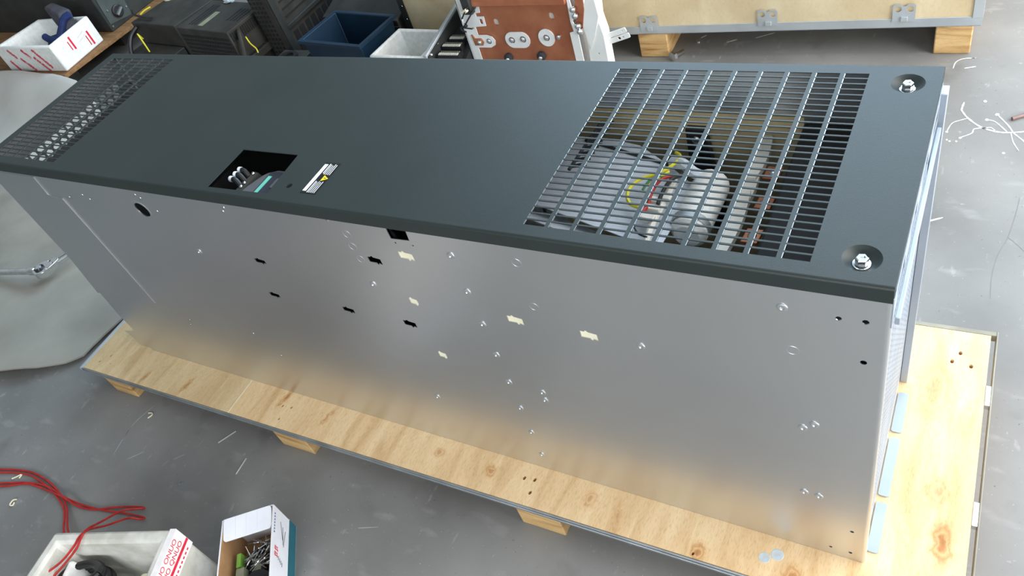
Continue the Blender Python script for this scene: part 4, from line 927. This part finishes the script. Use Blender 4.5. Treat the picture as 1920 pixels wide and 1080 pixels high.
# rivets and clips inside the carton
def pin_mesh():
    m = MB(); m.cyl((0, 0, -.022), (0, 0, .022), .0013, 6); m.lathe([(0, .008), (.0032, .008), (.0030, .0095), (.0016, .011), (0, .011)], n=8); m.cyl((0, 0, .0075), (0, 0, -.004), .0022, 8); return mesh('rivet_pin', m, 'rivet_steel')
PM = pin_mesh()
for k in range(34):
    a = random.uniform(.018, .080); b = random.uniform(.060, .125); z = random.uniform(.066, .090)
    o = bpy.data.objects.new('blind_rivet', PM); COL.objects.link(o); o.location = kl(a, b, z)
    o.rotation_euler = (PI/2+random.uniform(-.45, .45), random.uniform(-.4, .4), random.uniform(0, 2*PI)); tag(o, 'loose steel blind rivet in the heap inside the small white carton', 'rivet', 'rivets in the small carton')
single('rivet_bed', blob([kl(.063, .10, .040), (.046, .062, .026)], 4, amp=.03), 'black_matt', 'dark jumble of small parts filling the bottom of the white carton', 'parts', tuple(kl(.05, .10, .005)))
single('plastic_clip', MB().hexa([kl(.098, .075, .05), kl(.110, .075, .05), kl(.110, .115, .05), kl(.098, .115, .05)], [kl(.098, .078, .080), kl(.108, .078, .080), kl(.108, .112, .080), kl(.098, .112, .080)]), 'green_clip', 'bright green plastic clip against the left wall of the white carton', 'clip', tuple(kl(.10, .09, .05)), bevel=.002)
single('plastic_clip', MB().hexa([kl(.045, .105, .06), kl(.062, .105, .06), kl(.062, .14, .06), kl(.045, .14, .06)], [kl(.045, .105, .078), kl(.062, .105, .078), kl(.062, .14, .078), kl(.045, .14, .078)]), 'olive_clip', 'olive grey plastic clip among the rivets near the right wall of the carton', 'clip', tuple(kl(.05, .12, .06)), bevel=.002)
single('grey_clip', MB().hexa([kl(.085, .118, .05), kl(.108, .118, .05), kl(.108, .17, .05), kl(.085, .17, .05)], [kl(.086, .118, .082), kl(.106, .118, .082), kl(.106, .17, .082), kl(.086, .17, .082)]), 'olive_clip', 'grey clip with white top near the front of the carton', 'clip', tuple(kl(.095, .14, .05)), bevel=.003)
single('black_disc', MB().lathe([(0, 0), (.036, 0), (.036, .006), (0, .009)], kl(.05, .172, .074), (.1, -.1, 1), 24), 'black_plastic', 'black rubber disc lying on top of the parts in the white carton', 'disc', tuple(kl(.05, .165, .07)))

# ------------------------------------------------------------------ odds and ends on the floor
def pin(a, b, label, r=.0018):
    a = Vector((a[0], a[1], r)); b = Vector((b[0], b[1], r)); single('metal_pin', MB().cyl(a, b, r, 6), 'pin_steel', label, 'pin', ((a.x+b.x)/2, (a.y+b.y)/2, 0))
pin((.327, -.162), (.356, -.113), 'thin bright metal pin on the floor nearest the pallet front edge')
pin((.457, -.226), (.453, -.176), 'thin bright metal pin on the floor between the pallet and the small carton')
single('steel_rod', MB().cyl((2.139, 1.500, .006), (2.24, 1.57, .006), .0055, 10), 'rod_rust', 'short rusty steel rod on the floor at the far right edge', 'rod', (2.18, 1.53, 0))
single('bent_staple', MB().tube([(-.29, -.478, .003), (-.278, -.466, .003), (-.268, -.455, .003), (-.265, -.468, .003)], .0022, 6, 4), 'cream_tape', 'small pale bent scrap on the floor beside the red wire', 'scrap', (-.278, -.467, 0))
single('wire_scrap', MB().tube([(-.205, -.522, .003), (-.215, -.528, .003), (-.212, -.542, .003), (-.200, -.540, .003), (-.203, -.532, .003)], .0022, 6, 4), 'cream_tape', 'curled pale scrap on the floor below the red wire', 'scrap', (-.206, -.532, 0))
single('wire_scrap', MB().tube([(.003, -.150, .002), (.015, -.146, .002), (.022, -.152, .002), (.016, -.165, .002)], .0018, 6, 4), 'cream_tape', 'small hook shaped pale scrap on the floor near the left end of the pallet', 'scrap', (.012, -.152, 0))
single('washer', MB().lathe([(.004, 0), (.009, 0), (.009, .0015), (.004, .0015), (.004, 0)], (.304, -.301, 0), n=16), 'steel_edge', 'small dull washer on the floor above the small carton', 'washer', (.304, -.301, 0))
